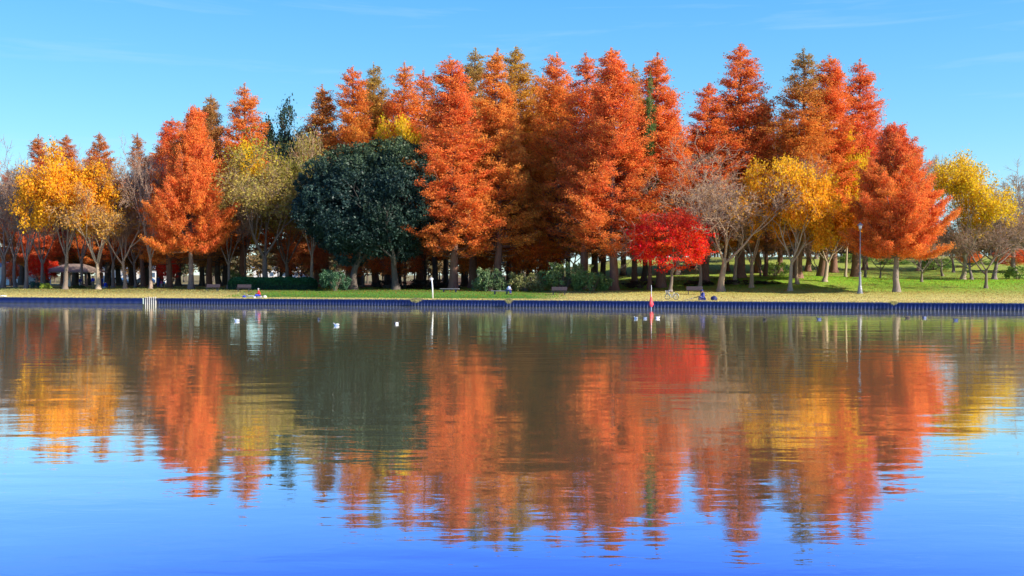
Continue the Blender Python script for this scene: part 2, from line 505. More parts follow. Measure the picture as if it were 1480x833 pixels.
P_LOW = broadleaf(45, 6.5, 8.0, 0.0, k=(4,4,4,4,3), L0=1.5, r0=0.2, ang=(48, 38, 36, 38, 38, 40))   # low spreading bare tree
P_MAPLE = broadleaf(51, 7.0, 9.5, 1.0, L0=1.9, r0=0.22, k=(4, 4, 4, 4, 3), ang=(50, 40, 38, 42, 45), up=(0, 0.02, -0.01, -0.03, -0.03, -0.03), per=15, flat=0.62, size=0.2, minlvl=3, jit=0.34, dome=(0.64, 0.38, 110))
P_EVER = [evergreen(61), evergreen(62)]
P_SHRUB = [shrub(71), shrub(72, 2.4, 4.2), shrub(73, 2.8, 4.0, depth=0.9)]

# colours (linear)
RO = (0.85, 0.200, 0.060); OR_ = (0.85, 0.285, 0.065); RED = (0.82, 0.145, 0.070); BRO = (0.64, 0.25, 0.085); OLI = (0.46, 0.30, 0.08)
DOR = (0.62, 0.17, 0.075); GOLD = (0.90, 0.39, 0.03); YEL = (0.82, 0.50, 0.03); OY = (0.46, 0.33, 0.09); TAN = (0.56, 0.27, 0.11)
CRIM = (0.86, 0.028, 0.045); DG = (0.045, 0.085, 0.045); MG = (0.08, 0.14, 0.04)
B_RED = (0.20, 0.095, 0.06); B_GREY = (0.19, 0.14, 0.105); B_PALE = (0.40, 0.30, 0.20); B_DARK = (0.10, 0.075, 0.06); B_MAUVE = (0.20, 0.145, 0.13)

rot_rng = random.Random(5)
def colour(o, c, c2=None):
    o.color = tuple(c) + (1,)
    o['c2'] = [float(x) for x in (c2 or c)]

def place(proto, name, px, d, yt, wpx, c, c2, bark, label, cat='tree', group=None, rz=None, hmin=None):
    """proto = (trunk, [twigs], leaf, H, W)"""
    H0, W0 = proto[-2], proto[-1]
    p = at(px, d); k = ppm(p)
    Ht = ztop(p, yt) - p.z; Wt = wpx / k
    Wt *= (1.40 if name == 'redwood_tree' and proto is not P_BUSH else 1.0 if name in ('evergreen_tree', 'maple_tree', 'conifer_tree') or proto is P_BUSH else 1.25)
    sw = Wt / W0; sh = Ht / H0
    e = empty(name, p - Vector((0, 0, 0.05)), rot_rng.random() * 6.28 if rz is None else rz, (sw, sw, sh))
    if name == 'redwood_tree': e.rotation_euler = (rot_rng.uniform(-0.02, 0.02), rot_rng.uniform(-0.022, 0.022), e.rotation_euler[2])
    tag(e, label, cat, group)
    parts = proto[:-2]
    t = link('trunk', parts[0], e); colour(t, bark)
    if len(parts) == 3:
        w = link('twigs', parts[1], e); colour(w, [0.55 * x + 0.45 * y for x, y in zip(bark, (0.42, 0.24, 0.14))])
    if parts[-1] is not None:
        l = link('crown', parts[-1], e); colour(l, c, c2)
    return e

GR = 'tall conical autumn trees'
RW = [
 (16, 46, 243, 36, DOR, RED, 'small red conical treetop behind the bare trees at the far left edge'),
 (55, 45, 196, 62, RED, BRO, 'red conical treetop left of the golden tree, leftmost of the taller ones'),
 (92, 48, 195, 62, RED, BRO, 'red conical treetop peeking up right behind the golden leafed tree'),
 (145, 45, 193, 66, RO, BRO, 'orange red conical treetop behind the pale trunked thin tree'),
 (207, 45, 193, 56, DOR, BRO, 'slim dark red conical treetop just left of the big orange conical tree'),
 (245, 29, 172, 80, RO, RED, 'narrow orange red spire leaning against the left side of the big orange conical tree'),
 (303, 42, 137, 74, BRO, (0.48, 0.24, 0.09), 'dark brown conical tree between the big orange tree and a bright orange one'),
 (351, 43, 123, 92, RO, OR_, 'bright orange conical tree standing alone behind the olive half bare tree'),
 (458, 50, 124, 92, BRO, OR_, 'brown orange conical tree with blunt top, first right of the small dark green tree'),
 (507, 48, 96, 96, OR_, RO, 'orange conical tree directly above the left part of the round evergreen'),
 (543, 56, 95, 90, (0.66, 0.28, 0.06), OLI, 'olive topped conical tree above the middle of the round evergreen'),
 (573, 50, 92, 92, RO, OR_, 'orange conical tree with green tip above the round evergreen crown'),
 (603, 52, 101, 88, OR_, RO, 'orange conical tree above the right edge of the round evergreen'),
 (655, 24, 83, 116, RO, RO, 'large orange conical tree immediately right of the round evergreen'),
 (685, 38, 71, 100, BRO, OLI, 'olive brown spire rising between two bright orange conical trees right of the evergreen'),
 (719, 28, 71, 100, OR_, OR_, 'orange conical tree standing behind the person on the flat bench'),
 (748, 42, 69, 108, (0.74, 0.29, 0.05), (0.56, 0.32, 0.06), 'golden brown conical tree behind the low orange maple'),
 (780, 46, 108, 110, DOR, OR_, 'shaded brownish conical tree behind the low orange maple, with a lower top'),
 (806, 36, 78, 104, OR_, RO, 'orange conical tree directly behind the dark empty bench'),
 (840, 30, 79, 100, RO, RO, 'red orange conical tree behind the big round shrub'),
 (886, 23, 68, 118, RO, RO, 'tall red orange conical tree with triple reddish trunk left of the crimson maple'),
 (916, 40, 95, 74, OR_, BRO, 'lower orange spire between the triple trunked tree and the dark green conifer'),
 (956, 29, 77, 112, RO, RO, 'red orange conical tree rising straight behind the crimson maple'),
 (1020, 33, 120, 104, RO, RO, 'shorter red orange conical tree rising behind the spreading bare tree'),
 (1072, 36, 65, 116, RO, RO, 'tallest red orange conical tree, right of the spreading bare tree'),
 (1106, 47, 137, 56, BRO, (0.16, 0.09, 0.04), 'small dark brown treetop in the notch between the two tallest orange trees'),
 (1148, 33, 70, 104, (0.78, 0.24, 0.05), (0.34, 0.25, 0.08), 'conical tree with dark olive tip and orange sides above the golden tree'),
 (1188, 36, 81, 106, RO, RO, 'red orange conical tree between the olive tipped one and the rightmost tall one'),
 (1237, 40, 87, 98, RED, RO, 'rightmost of the tall red orange conical trees, behind the street lamp'),
]
for i, (px, d, yt, w, c, c2, lb) in enumerate(RW):
    place(P_RED[(i * 5 + i // 6) % 6], 'redwood_tree', px, d, yt, w, c, c2, B_RED, lb, group=GR)
place(P_BUSH, 'redwood_tree', 275, 22, 154, 122, RO, RO, (0.24, 0.16, 0.12), 'biggest orange red conical tree of the left side with grey flared trunk near a bench', group=GR)
place(P_BUSH, 'redwood_tree', 1297, 20, 178, 142, RO, RED, (0.26, 0.20, 0.16), 'broad orange red conical tree standing alone in front on the right lawn', group=GR, rz=1.1)
place(P_NARROW, 'conifer_tree', 938, 26, 104, 40, (0.14, 0.24, 0.07), (0.2, 0.3, 0.08), B_RED, 'slender green conifer squeezed between orange trees above the crimson maple')

# second row of the same kind behind, mostly seen as trunks
brow = random.Random(9)
back = [(28, 58, 262), (66, 60, 258), (108, 56, 250), (128, 62, 262), (157, 54, 250), (172, 66, 262), (192, 58, 255), (212, 62, 250), (230, 62, 215), (258, 56, 230), (291, 60, 220), (316, 54, 225), (330, 66, 205), (420, 66, 230), (470, 68, 190), (520, 74, 170), (560, 70, 165), (610, 62, 170), (632, 50, 185), (645, 70, 150), (672, 64, 140),
        (700, 52, 150), (735, 68, 140), (762, 60, 160), (792, 66, 150), (822, 56, 150), (858, 66, 130), (870, 50, 160), (902, 62, 150), (930, 50, 160), (980, 56, 160), (1000, 64, 190),
        (1050, 60, 180), (1094, 58, 190), (1128, 56, 160), (1168, 60, 170), (1208, 58, 190), (1250, 62, 200)]
BEHIND = ['at the far left edge', 'the small yellow green shrub', 'the middle posts of the pavilion', 'the right end of the pavilion roof', 'the standing person in dark navy', 'the white parked car', 'the gap between the white and the silver car', 'the silver parked car', 'the two small children', 'the left side of the big orange conical tree', 'the right side of the big orange conical tree trunk', 'the bench left of the hedge', 'the left end of the clipped hedge', 'the right part of the clipped hedge', 'the round dark green shrub', 'the trunk of the left evergreen', 'the gap between the two evergreens', 'the right edge of the right evergreen', 'the white post', 'the left end of the shaded backless bench', 'the right end of the shaded backless bench', 'the bluish green shrub', 'the person hunched on the flat bench', 'the olive brown low shrub', 'the gap left of the dark empty bench', 'the biggest round green shrub', 'the green shrub beside the triple trunk', 'the triple reddish trunk, on its left', 'the triple reddish trunk, on its right', 'the low shrub left of the marker flag', 'the white bicycle', 'the purple brown bench', 'the navy backpack', 'the smaller leafless tan tree', 'the left side of the golden yellow tree', 'the right side of the golden yellow tree', 'the orange leafed low tree', 'the lamp post']
for i, (px, d, yt) in enumerate(back):
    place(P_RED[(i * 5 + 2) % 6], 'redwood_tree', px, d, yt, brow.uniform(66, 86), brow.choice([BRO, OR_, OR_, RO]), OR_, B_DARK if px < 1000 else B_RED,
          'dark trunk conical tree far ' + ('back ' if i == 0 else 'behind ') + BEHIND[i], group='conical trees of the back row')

# leafy yellow and orange broadleaf trees
GB = 'broadleaf trees in autumn colour'
place(P_YEL[0], 'broadleaf_tree', 94, 19, 226, 84, GOLD, GOLD, B_GREY, 'golden orange leafed broad tree near the left edge in front of the pavilion', group=GB, rz=0.6)
place(P_SPARSE[0], 'broadleaf_tree', 142, 20, 236, 80, (0.62, 0.30, 0.07), (0.62, 0.28, 0.10), B_PALE, 'thinly leafed golden tree with a pale sunlit forked trunk', group=GB, rz=2.1)
place(P_YEL[1], 'broadleaf_tree', 585, 46, 183, 58, YEL, YEL, B_GREY, 'bright yellow crown peeking over the top of the round evergreen', group=GB)
place(P_YEL[1], 'broadleaf_tree', 356, 38, 216, 46, YEL, YEL, B_GREY, 'small yellow crown below the lone bright orange conical tree', group=GB)
place(P_YEL[1], 'broadleaf_tree', 1142, 21, 238, 86, GOLD, (0.85, 0.44, 0.03), B_PALE, 'golden yellow tree with light forked trunk right of the bare tree', group=GB, rz=0.3)
place(P_YEL[0], 'broadleaf_tree', 1192, 30, 288, 84, (0.66, 0.2, 0.02), GOLD, B_PALE, 'orange leafed low tree with several leaning pale trunks left of the street lamp', group=GB)
place(P_YEL[0], 'broadleaf_tree', 1222, 36, 210, 46, YEL, YEL, B_PALE, 'bright yellow crown just left of the broad orange red tree', group=GB)
place(broadleaf(34, 15, 8.5, 1.0, per=12, drop=0.42, jit=0.32, size=0.2, L0=3.6, lean=0.0), 'broadleaf_tree', 1392, 40, 228, 82, YEL, YEL, B_PALE, 'yellow crowned tree with tall pale forked trunk on the far right lawn', group=GB, rz=1.6)
place(P_SPARSE[1], 'broadleaf_tree', 384, 29, 206, 124, OY, (0.44, 0.33, 0.04), B_GREY, 'wide olive yellow half bare tree left of the round evergreen', group=GB)
place(P_SPARSE[0], 'broadleaf_tree', 450, 36, 196, 70, (0.30, 0.27, 0.05), OY, B_PALE, 'pale olive half bare tree touching the left side of the round evergreen', group=GB)
place(P_SPARSE[1], 'broadleaf_tree', 415, 38, 250, 90, OY, TAN, B_GREY, 'shaded olive tree behind the clipped hedge', group=GB)

# bare trees
GBT = 'leafless trees with fine grey twigs'
for (pr, px, d, yt, w, c, bk, lb) in [
  (1, 4, 24, 243, 84, BRO, B_MAUVE, 'leafless grey tree cut by the left edge of the view'),
  (0, 38, 21, 230, 76, BRO, B_MAUVE, 'leafless dark trunked tree between the left edge and the golden tree'),
  (1, 22, 31, 250, 60, BRO, B_MAUVE, 'leafless tree behind the white building side, second from the left edge'),
  (2, 181, 22, 232, 72, TAN, (0.34, 0.22, 0.15), 'tan twigged leafless tree right of the pale trunked golden tree'),
  (1, 218, 22, 226, 58, TAN, (0.36, 0.25, 0.18), 'leafless tree with pale leaning trunk left of the big orange conical tree'),
  (0, 164, 30, 238, 70, TAN, B_MAUVE, 'leafless brownish tree behind and between two thin trees on the left'),
  (2, 1042, 20, 200, 142, TAN, (0.36, 0.25, 0.16), 'large spreading leafless tan tree right of the crimson maple'),
  (1, 1086, 25, 262, 76, TAN, (0.34, 0.22, 0.13), 'smaller leafless tan tree between the spreading bare tree and the golden tree'),
  (0, 1152, 28, 222, 70, (0.5, 0.2, 0.05), (0.38, 0.24, 0.14), 'tan leafless crown showing over the golden yellow tree'),
  (2, 1404, 39, 322, 70, TAN, B_MAUVE, 'leafless grey tree left of the three on the right lawn'),
  (2, 1437, 40, 292, 96, TAN, B_MAUVE, 'taller leafless grey tree behind the low one at the far right'),
  (1, 1466, 56, 256, 90, BRO, B_MAUVE, 'tall leafless mauve tree behind the others at the right edge'),
  (1, 1328, 60, 213, 60, BRO, (0.36, 0.24, 0.16), 'tall leafless crown rising behind the broad orange red tree'),
  (0, 1496, 44, 300, 90, BRO, B_MAUVE, 'leafless tree cut by the right edge of the view'),
  (0, 1250, 44, 300, 60, TAN, B_PALE, 'leafless tree on the green mound behind the street lamp'),
  (1, 62, 30, 262, 60, BRO, B_MAUVE, 'leafless grey tree behind the left flank of the golden tree'),
  (0, 118, 31, 250, 66, TAN, B_MAUVE, 'leafless brown tree between the golden tree and the pale trunked tree, set behind both'),
  (2, 196, 32, 246, 60, (0.6, 0.22, 0.06), B_MAUVE, 'leafless brown tree behind the tan twigged one, below the slim dark red top'),
  (1, 330, 27, 262, 56, TAN, B_GREY, 'thin leafless tree between the big orange conical tree and the olive half bare tree'),
  (2, 1062, 31, 232, 80, TAN, (0.36, 0.25, 0.16), 'leafless tan tree right behind the large spreading bare tree'),
  (0, 1012, 27, 262, 70, TAN, (0.34, 0.24, 0.16), 'leafless tan tree behind the left flank of the large spreading bare tree'),
  (2, 1378, 58, 296, 60, TAN, B_MAUVE, 'leafless grey tree behind the pale trunk of the yellow crowned tree'),
  (0, 1450, 70, 282, 84, TAN, B_MAUVE, 'leafless mauve tree far behind the low ones on the right lawn'),
]:
    place(P_BARE[pr], 'bare_tree', px, d, yt, w, c, c, bk, lb, group=GBT)
for (px, d, yt, w, lb) in [
  (1425, 26, 318, 78, 'low spreading leafless tree with short dark trunk, nearest on the right lawn'),
  (1332, 33, 345, 56, 'low forked leafless tree just right of the broad orange red tree'),
  (1272, 40, 352, 46, 'low wide forked leafless tree behind the street lamp'),
  (1362, 52, 350, 60, 'low leafless tree between the broad orange red tree and the yellow crowned tree'),
  (1100, 44, 345, 60, 'low dark leafless tree on the green slope behind the golden tree'),
  (1012, 40, 350, 50, 'low dark leafless tree on the green slope behind the purple bench'),
  (1180, 48, 345, 60, 'low leafless tree behind the orange leafed low tree'),
]:
    place(P_LOW, 'bare_tree', px, d, yt, w, TAN, TAN, B_GREY, lb, group='low leafless trees on the grass')

# evergreens
place(P_EVER[0], 'evergreen_tree', 510, 22, 218, 160, (0.024, 0.050, 0.038), (0.06, 0.085, 0.038), B_DARK, 'dark round evergreen tree, the left and lower half of the big pair', group='round evergreen trees', rz=1.0)
place(P_EVER[1], 'evergreen_tree', 572, 23, 203, 146, (0.028, 0.054, 0.036), (0.075, 0.10, 0.04), B_DARK, 'dark round evergreen tree, the right and taller one of the big pair', group='round evergreen trees', rz=0.2)
place(P_YEL[0], 'evergreen_tree', 405, 50, 170, 84, (0.05, 0.09, 0.055), (0.06, 0.10, 0.06), B_DARK, 'small dark green treetop between the lone orange tree and the blunt brown one', group='round evergreen trees', rz=2.0)

# maples
GM = 'low spreading maples'
place(P_MAPLE, 'maple_tree', 969, 17, 304, 116, CRIM, (0.80, 0.07, 0.05), B_GREY, 'crimson red spreading maple behind the white bicycle', group=GM, rz=0.5)
for (px, d, yt, w, c, lb) in [
  (772, 31, 343, 92, (0.62, 0.12, 0.02), 'low bright orange maple above the shrubs between the two middle benches'),
  (54, 34, 366, 30, CRIM, 'small red maple beside the white building at the left'),
  (16, 36, 378, 22, RED, 'small orange red maple at the far left beside the white building'),
  (72, 40, 376, 28, CRIM, 'small red maple left of the pavilion roof'),
  (437, 42, 350, 76, DOR, 'brownish orange maple behind the right end of the clipped hedge'),
  (525, 44, 354, 66, RO, 'orange red maple seen between the trunks under the left evergreen'),
  (580, 46, 360, 60, RO, 'bright orange maple seen under the right evergreen'),
  (690, 44, 352, 70, OR_, 'orange maple seen between dark trunks behind the white post'),
  (243, 36, 374, 34, CRIM, 'small crimson maple left of the big orange conical tree trunk'),
  (1466, 58, 358, 56, RED, 'small red orange maple low at the right edge'),
  (1400, 66, 362, 40, RO, 'small orange maple behind the bare trees on the right'),
]:
    place(P_MAPLE, 'maple_tree', px, d, yt, w, c, c, B_DARK, lb, group=GM)

# small trees with green leaves on the rear slope, seen between the trunks
for (px, d, yt, w, c, lb) in [
  (1065, 75, 330, 60, OY, 'olive green small tree on the slope behind the bare tan trees'),
  (1180, 80, 318, 70, OY, 'olive green small tree on the slope behind the golden tree'),
  (1300, 84, 322, 70, OY, 'olive small tree on the slope behind the broad orange red tree'),
  (830, 78, 330, 70, (0.36, 0.26, 0.04), 'yellowish small tree behind the big round shrub'),
]:
    place(P_SPARSE[1], 'broadleaf_tree', px, d, yt, w, c, c, B_GREY, lb, group='small trees on the rear slope')

# ------------------------------------------------------------------ shrubs and hedge
def put_shrub(pr, px, d, yt, w, c, label, name='shrub', group='round shrubs on the lawn'):
    pt = P_SHRUB[pr]; p = at(px, d); k = ppm(p)
    Ht = max(0.5, ztop(p, yt) - p.z); sw = (w / k) / pt[3]
    e = empty(name, p - Vector((0, 0, 0.04)), rot_rng.uniform(-0.3, 0.3), (sw, sw, Ht / pt[2]))
    tag(e, label, 'shrub', group)
    s = link('stems', pt[0], e); colour(s, B_GREY)
    l = link('foliage', pt[1], e); colour(l, c[0], c[1])
    return e
put_shrub(2, 484, 19, 384, 42, ((0.07, 0.15, 0.07), (0.12, 0.2, 0.08)), 'round dark green shrub at the right end of the clipped hedge')
put_shrub(1, 708, 19, 384, 50, ((0.16, 0.22, 0.09), (0.24, 0.28, 0.11)), 'bluish green shrub left of the person on the flat bench')
put_shrub(1, 758, 20, 391, 62, ((0.26, 0.24, 0.09), (0.34, 0.30, 0.10)), 'olive brown low shrub right of the person on the flat bench')
put_shrub(0, 815, 21, 378, 78, ((0.20, 0.26, 0.08), (0.30, 0.34, 0.10)), 'biggest round green shrub behind the dark empty bench')
put_shrub(2, 855, 20, 385, 56, ((0.20, 0.28, 0.08), (0.32, 0.37, 0.10)), 'green shrub between the dark empty bench and the triple trunked tree')
put_shrub(2, 51, 21, 404, 17, ((0.02, 0.09, 0.08), (0.03, 0.11, 0.09)), 'small teal green shrub left of the yellow green one')
put_shrub(1, 65, 20, 408, 19, ((0.44, 0.50, 0.07), (0.5, 0.52, 0.07)), 'small yellow green shrub in front of the pavilion')
put_shrub(1, 113, 27, 411, 20, ((0.10, 0.14, 0.04), (0.16, 0.18, 0.05)), 'tiny olive shrub in front of the pavilion posts')
put_shrub(2, 340, 33, 386, 20, ((0.22, 0.24, 0.07), (0.26, 0.26, 0.07)), 'light olive shrub over the left end of the clipped hedge')
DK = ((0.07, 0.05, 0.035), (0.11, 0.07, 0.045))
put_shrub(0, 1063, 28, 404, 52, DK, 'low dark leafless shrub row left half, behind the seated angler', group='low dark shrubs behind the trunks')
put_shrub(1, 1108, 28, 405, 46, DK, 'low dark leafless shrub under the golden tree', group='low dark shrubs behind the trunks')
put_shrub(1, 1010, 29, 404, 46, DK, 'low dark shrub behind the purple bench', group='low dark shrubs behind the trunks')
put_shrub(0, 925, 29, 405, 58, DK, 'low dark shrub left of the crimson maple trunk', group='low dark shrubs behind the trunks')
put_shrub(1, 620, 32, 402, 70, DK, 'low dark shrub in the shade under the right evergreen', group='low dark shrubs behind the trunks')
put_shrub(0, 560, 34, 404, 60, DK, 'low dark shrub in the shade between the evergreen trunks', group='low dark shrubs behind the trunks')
G2 = ((0.24, 0.34, 0.06), (0.36, 0.42, 0.08))
for (px, d, yt, w, lb) in [(1350, 62, 372, 60, 'wide green bush on the slope right of the broad orange red tree'), (1290, 70, 372, 50, 'green bush on the slope behind the broad orange red tree'),
                           (1418, 70, 376, 50, 'green bush on the slope between the right lawn trees'), (1120, 52, 378, 44, 'green bush on the slope behind the golden tree trunk'),
                           (1235, 74, 366, 60, 'green bush on the slope behind the street lamp'), (1470, 46, 384, 50, 'green bush at the right edge below the red maple')]:
    put_shrub(0, px, d, yt, w, G2, lb, group='bushes on the rear slope')

def hedge():
    rng = np.random.default_rng(80)
    pa, pb = at(330, 20), at(458, 22)
    c = (pa + pb) / 2; Ln = (pb - pa).length; rz = math.atan2(pb.y - pa.y, pb.x - pa.x)
    e = empty('clipped_hedge', at(394, 21) - Vector((0, 0, 0.04)), rz)
    tag(e, 'long clipped dark green hedge with rounded ends behind a bench', 'hedge')
    Hh, Dh = 1.62, 2.0
    nx, na = 90, 18
    V = []; 
    for i in range(nx + 1):
        u = i / nx; x = (u - 0.5) * Ln
        end = min(1.0, (min(u, 1 - u) * Ln / 1.3)); r = max(0.02, math.sqrt(max(0, 1 - (1 - end) ** 2)))
        r *= 1 + 0.03 * math.sin(x * 1.3) + 0.02 * math.sin(x * 3.1)
        for j in range(na + 1):
            a = math.pi * j / na
            cs, sn = math.cos(a), math.sin(a)
            y = math.copysign(abs(cs) ** 0.45, cs) * Dh / 2 * r; z = (abs(sn) ** 0.45) * Hh * (0.45 + 0.55 * r)
            V.append((x, y, z))
    V = np.array(V); i = np.arange(nx)[:, None]; j = np.arange(na)[None, :]; s = na + 1
    Fq = np.stack([i * s + j, (i + 1) * s + j, (i + 1) * s + j + 1, i * s + j + 1], -1).reshape(-1, 4)
    # leaves on that surface, and the inner twig mass
    n = 26000; k = rng.integers(0, len(Fq), n); a, b = rng.random((2, n, 1))
    q = V[Fq[k]]; P = (q[:, 0] * (1 - a) + q[:, 1] * a) * (1 - b) + (q[:, 3] * (1 - a) + q[:, 2] * a) * b
    P = P + rng.normal(size=P.shape) * 0.05
    vc = 0.5 + 0.5 * np.sin(P[:, 0] * 2.1 + P[:, 2] * 3)
    lm = leaves_np('hedge_foliage', P, 0.13, rng, Hh, lambda hh, g: np.clip(hh * 0.9 + g.normal(size=len(hh)) * 0.25, 0, 1), vc, None, mat=EVER)
    l = link('foliage', lm, e); colour(l, (0.02, 0.085, 0.03), (0.035, 0.13, 0.035))
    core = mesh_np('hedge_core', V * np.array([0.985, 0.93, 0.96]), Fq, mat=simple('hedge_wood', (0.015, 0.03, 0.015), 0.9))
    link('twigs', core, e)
hedge()

# ------------------------------------------------------------------ terrain
def ground_material():
    m, nt, out = newmat('park_ground')
    tc = N(nt, 'ShaderNodeTexCoord'); pos = tc.outputs['Object']
    sp = N(nt, 'ShaderNodeSeparateXYZ'); L(nt, pos, sp.inputs[0])
    X, Y = sp.outputs[0], sp.outputs[1]
    dd = math_(nt, 'SUBTRACT', math_(nt, 'MULTIPLY_ADD', X, SLOPE, Y), WALLY)
    n1 = noise(nt, pos, 0.35, 5, 0.65); n2 = noise(nt, pos, 1.7, 5, 0.7); n3 = noise(nt, pos, 9.0, 3, 0.7)
    mp = N(nt, 'ShaderNodeMapping'); mp.inputs['Scale'].default_value = (0.06, 0.9, 1); L(nt, pos, mp.inputs[0])
    ns = noise(nt, mp.outputs[0], 1.0, 5, 0.65)
    djit = math_(nt, 'ADD', dd, math_(nt, 'MULTIPLY_ADD', n1, 7.0, -3.5))
    f = math_(nt, 'DIVIDE', djit, 100.0, clamp=True)
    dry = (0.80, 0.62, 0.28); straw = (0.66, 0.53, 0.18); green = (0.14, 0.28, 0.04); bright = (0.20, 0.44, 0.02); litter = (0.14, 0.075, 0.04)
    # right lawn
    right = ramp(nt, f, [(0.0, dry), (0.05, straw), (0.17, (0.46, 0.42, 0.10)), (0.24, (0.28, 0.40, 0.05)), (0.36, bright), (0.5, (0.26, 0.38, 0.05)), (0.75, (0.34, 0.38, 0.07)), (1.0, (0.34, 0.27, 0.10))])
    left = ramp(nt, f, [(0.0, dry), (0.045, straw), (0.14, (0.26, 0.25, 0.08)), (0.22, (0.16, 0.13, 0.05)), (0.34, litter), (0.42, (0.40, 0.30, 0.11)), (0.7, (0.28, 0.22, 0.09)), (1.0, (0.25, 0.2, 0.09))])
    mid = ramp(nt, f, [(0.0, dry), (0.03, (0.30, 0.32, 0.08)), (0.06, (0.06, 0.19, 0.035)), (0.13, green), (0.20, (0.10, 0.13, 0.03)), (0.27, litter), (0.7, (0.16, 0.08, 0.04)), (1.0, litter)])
    def band(a, b, soft):
        lo = math_(nt, 'DIVIDE', math_(nt, 'SUBTRACT', X, a), soft, clamp=True)
        hi = math_(nt, 'DIVIDE', math_(nt, 'SUBTRACT', b, X), soft, clamp=True)
        return math_(nt, 'MULTIPLY', lo, hi)
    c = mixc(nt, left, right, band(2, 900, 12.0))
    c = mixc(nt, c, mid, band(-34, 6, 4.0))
    # patchy variation
    hs = N(nt, 'ShaderNodeHueSaturation'); L(nt, c, hs.inputs['Color'])
    v = math_(nt, 'MULTIPLY_ADD', n2, 0.9, 0.55); v = math_(nt, 'MULTIPLY', v, math_(nt, 'MULTIPLY_ADD', n3, 0.6, 0.7))
    L(nt, v, hs.inputs['Value']); L(nt, math_(nt, 'MULTIPLY_ADD', ns, -0.07, 0.535), hs.inputs['Hue'])
    c = hs.outputs[0]
    pt = math_(nt, 'MULTIPLY', math_(nt, 'SUBTRACT', noise(nt, pos, 0.22, 6, 0.7), 0.53, clamp=True), 6.0, clamp=True)
    pt = math_(nt, 'MULTIPLY', pt, math_(nt, 'DIVIDE', math_(nt, 'SUBTRACT', dd, 8.0), 20.0, clamp=True))
    c = mixc(nt, c, (0.30, 0.20, 0.08), math_(nt, 'MULTIPLY', pt, 0.6))
    # worn earth line along the shore
    ln = math_(nt, 'SUBTRACT', 1.0, math_(nt, 'DIVIDE', math_(nt, 'ABSOLUTE', math_(nt, 'SUBTRACT', math_(nt, 'MULTIPLY_ADD', n1, 0.8, dd), 5.0)), 0.45), clamp=True)
    ln = math_(nt, 'MULTIPLY', ln, math_(nt, 'GREATER_THAN', n2, 0.47))
    c = mixc(nt, c, (0.12, 0.085, 0.05), math_(nt, 'MULTIPLY', ln, 0.8))
    b = N(nt, 'ShaderNodeBsdfPrincipled'); L(nt, c, b.inputs['Base Color'])
    b.inputs['Roughness'].default_value = 0.95; b.inputs['Specular IOR Level'].default_value = 0.1
    bp = N(nt, 'ShaderNodeBump'); bp.inputs['Strength'].default_value = 0.8; bp.inputs['Distance'].default_value = 0.12
    L(nt, math_(nt, 'ADD', n2, n3), bp.inputs['Height']); L(nt, bp.outputs[0], b.inputs['Normal'])
    L(nt, b.outputs[0], out.inputs[0])
    return m

def terrain():
    xs = np.unique(np.concatenate([np.linspace(-900, -120, 27), np.linspace(-120, 110, 231), np.linspace(110, 900, 27)]))
    ds = np.unique(np.concatenate([np.linspace(0, 60, 81), np.linspace(60, 140, 41), np.geomspace(140, 2500, 24)]))
    Xg, Dg = np.meshgrid(xs, ds, indexing='ij')
    Z = ground_z(Xg, Dg); Yg = WALLY - SLOPE * Xg + Dg
    V = np.stack([Xg, Yg, Z], -1).reshape(-1, 3)
    nd = len(ds); i = np.arange(len(xs) - 1)[:, None]; j = np.arange(nd - 1)[None, :]
    Fq = np.stack([i * nd + j, (i + 1) * nd + j, (i + 1) * nd + j + 1, i * nd + j + 1], -1).reshape(-1, 4)
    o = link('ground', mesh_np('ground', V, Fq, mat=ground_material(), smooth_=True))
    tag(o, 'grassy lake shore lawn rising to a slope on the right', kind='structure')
terrain()

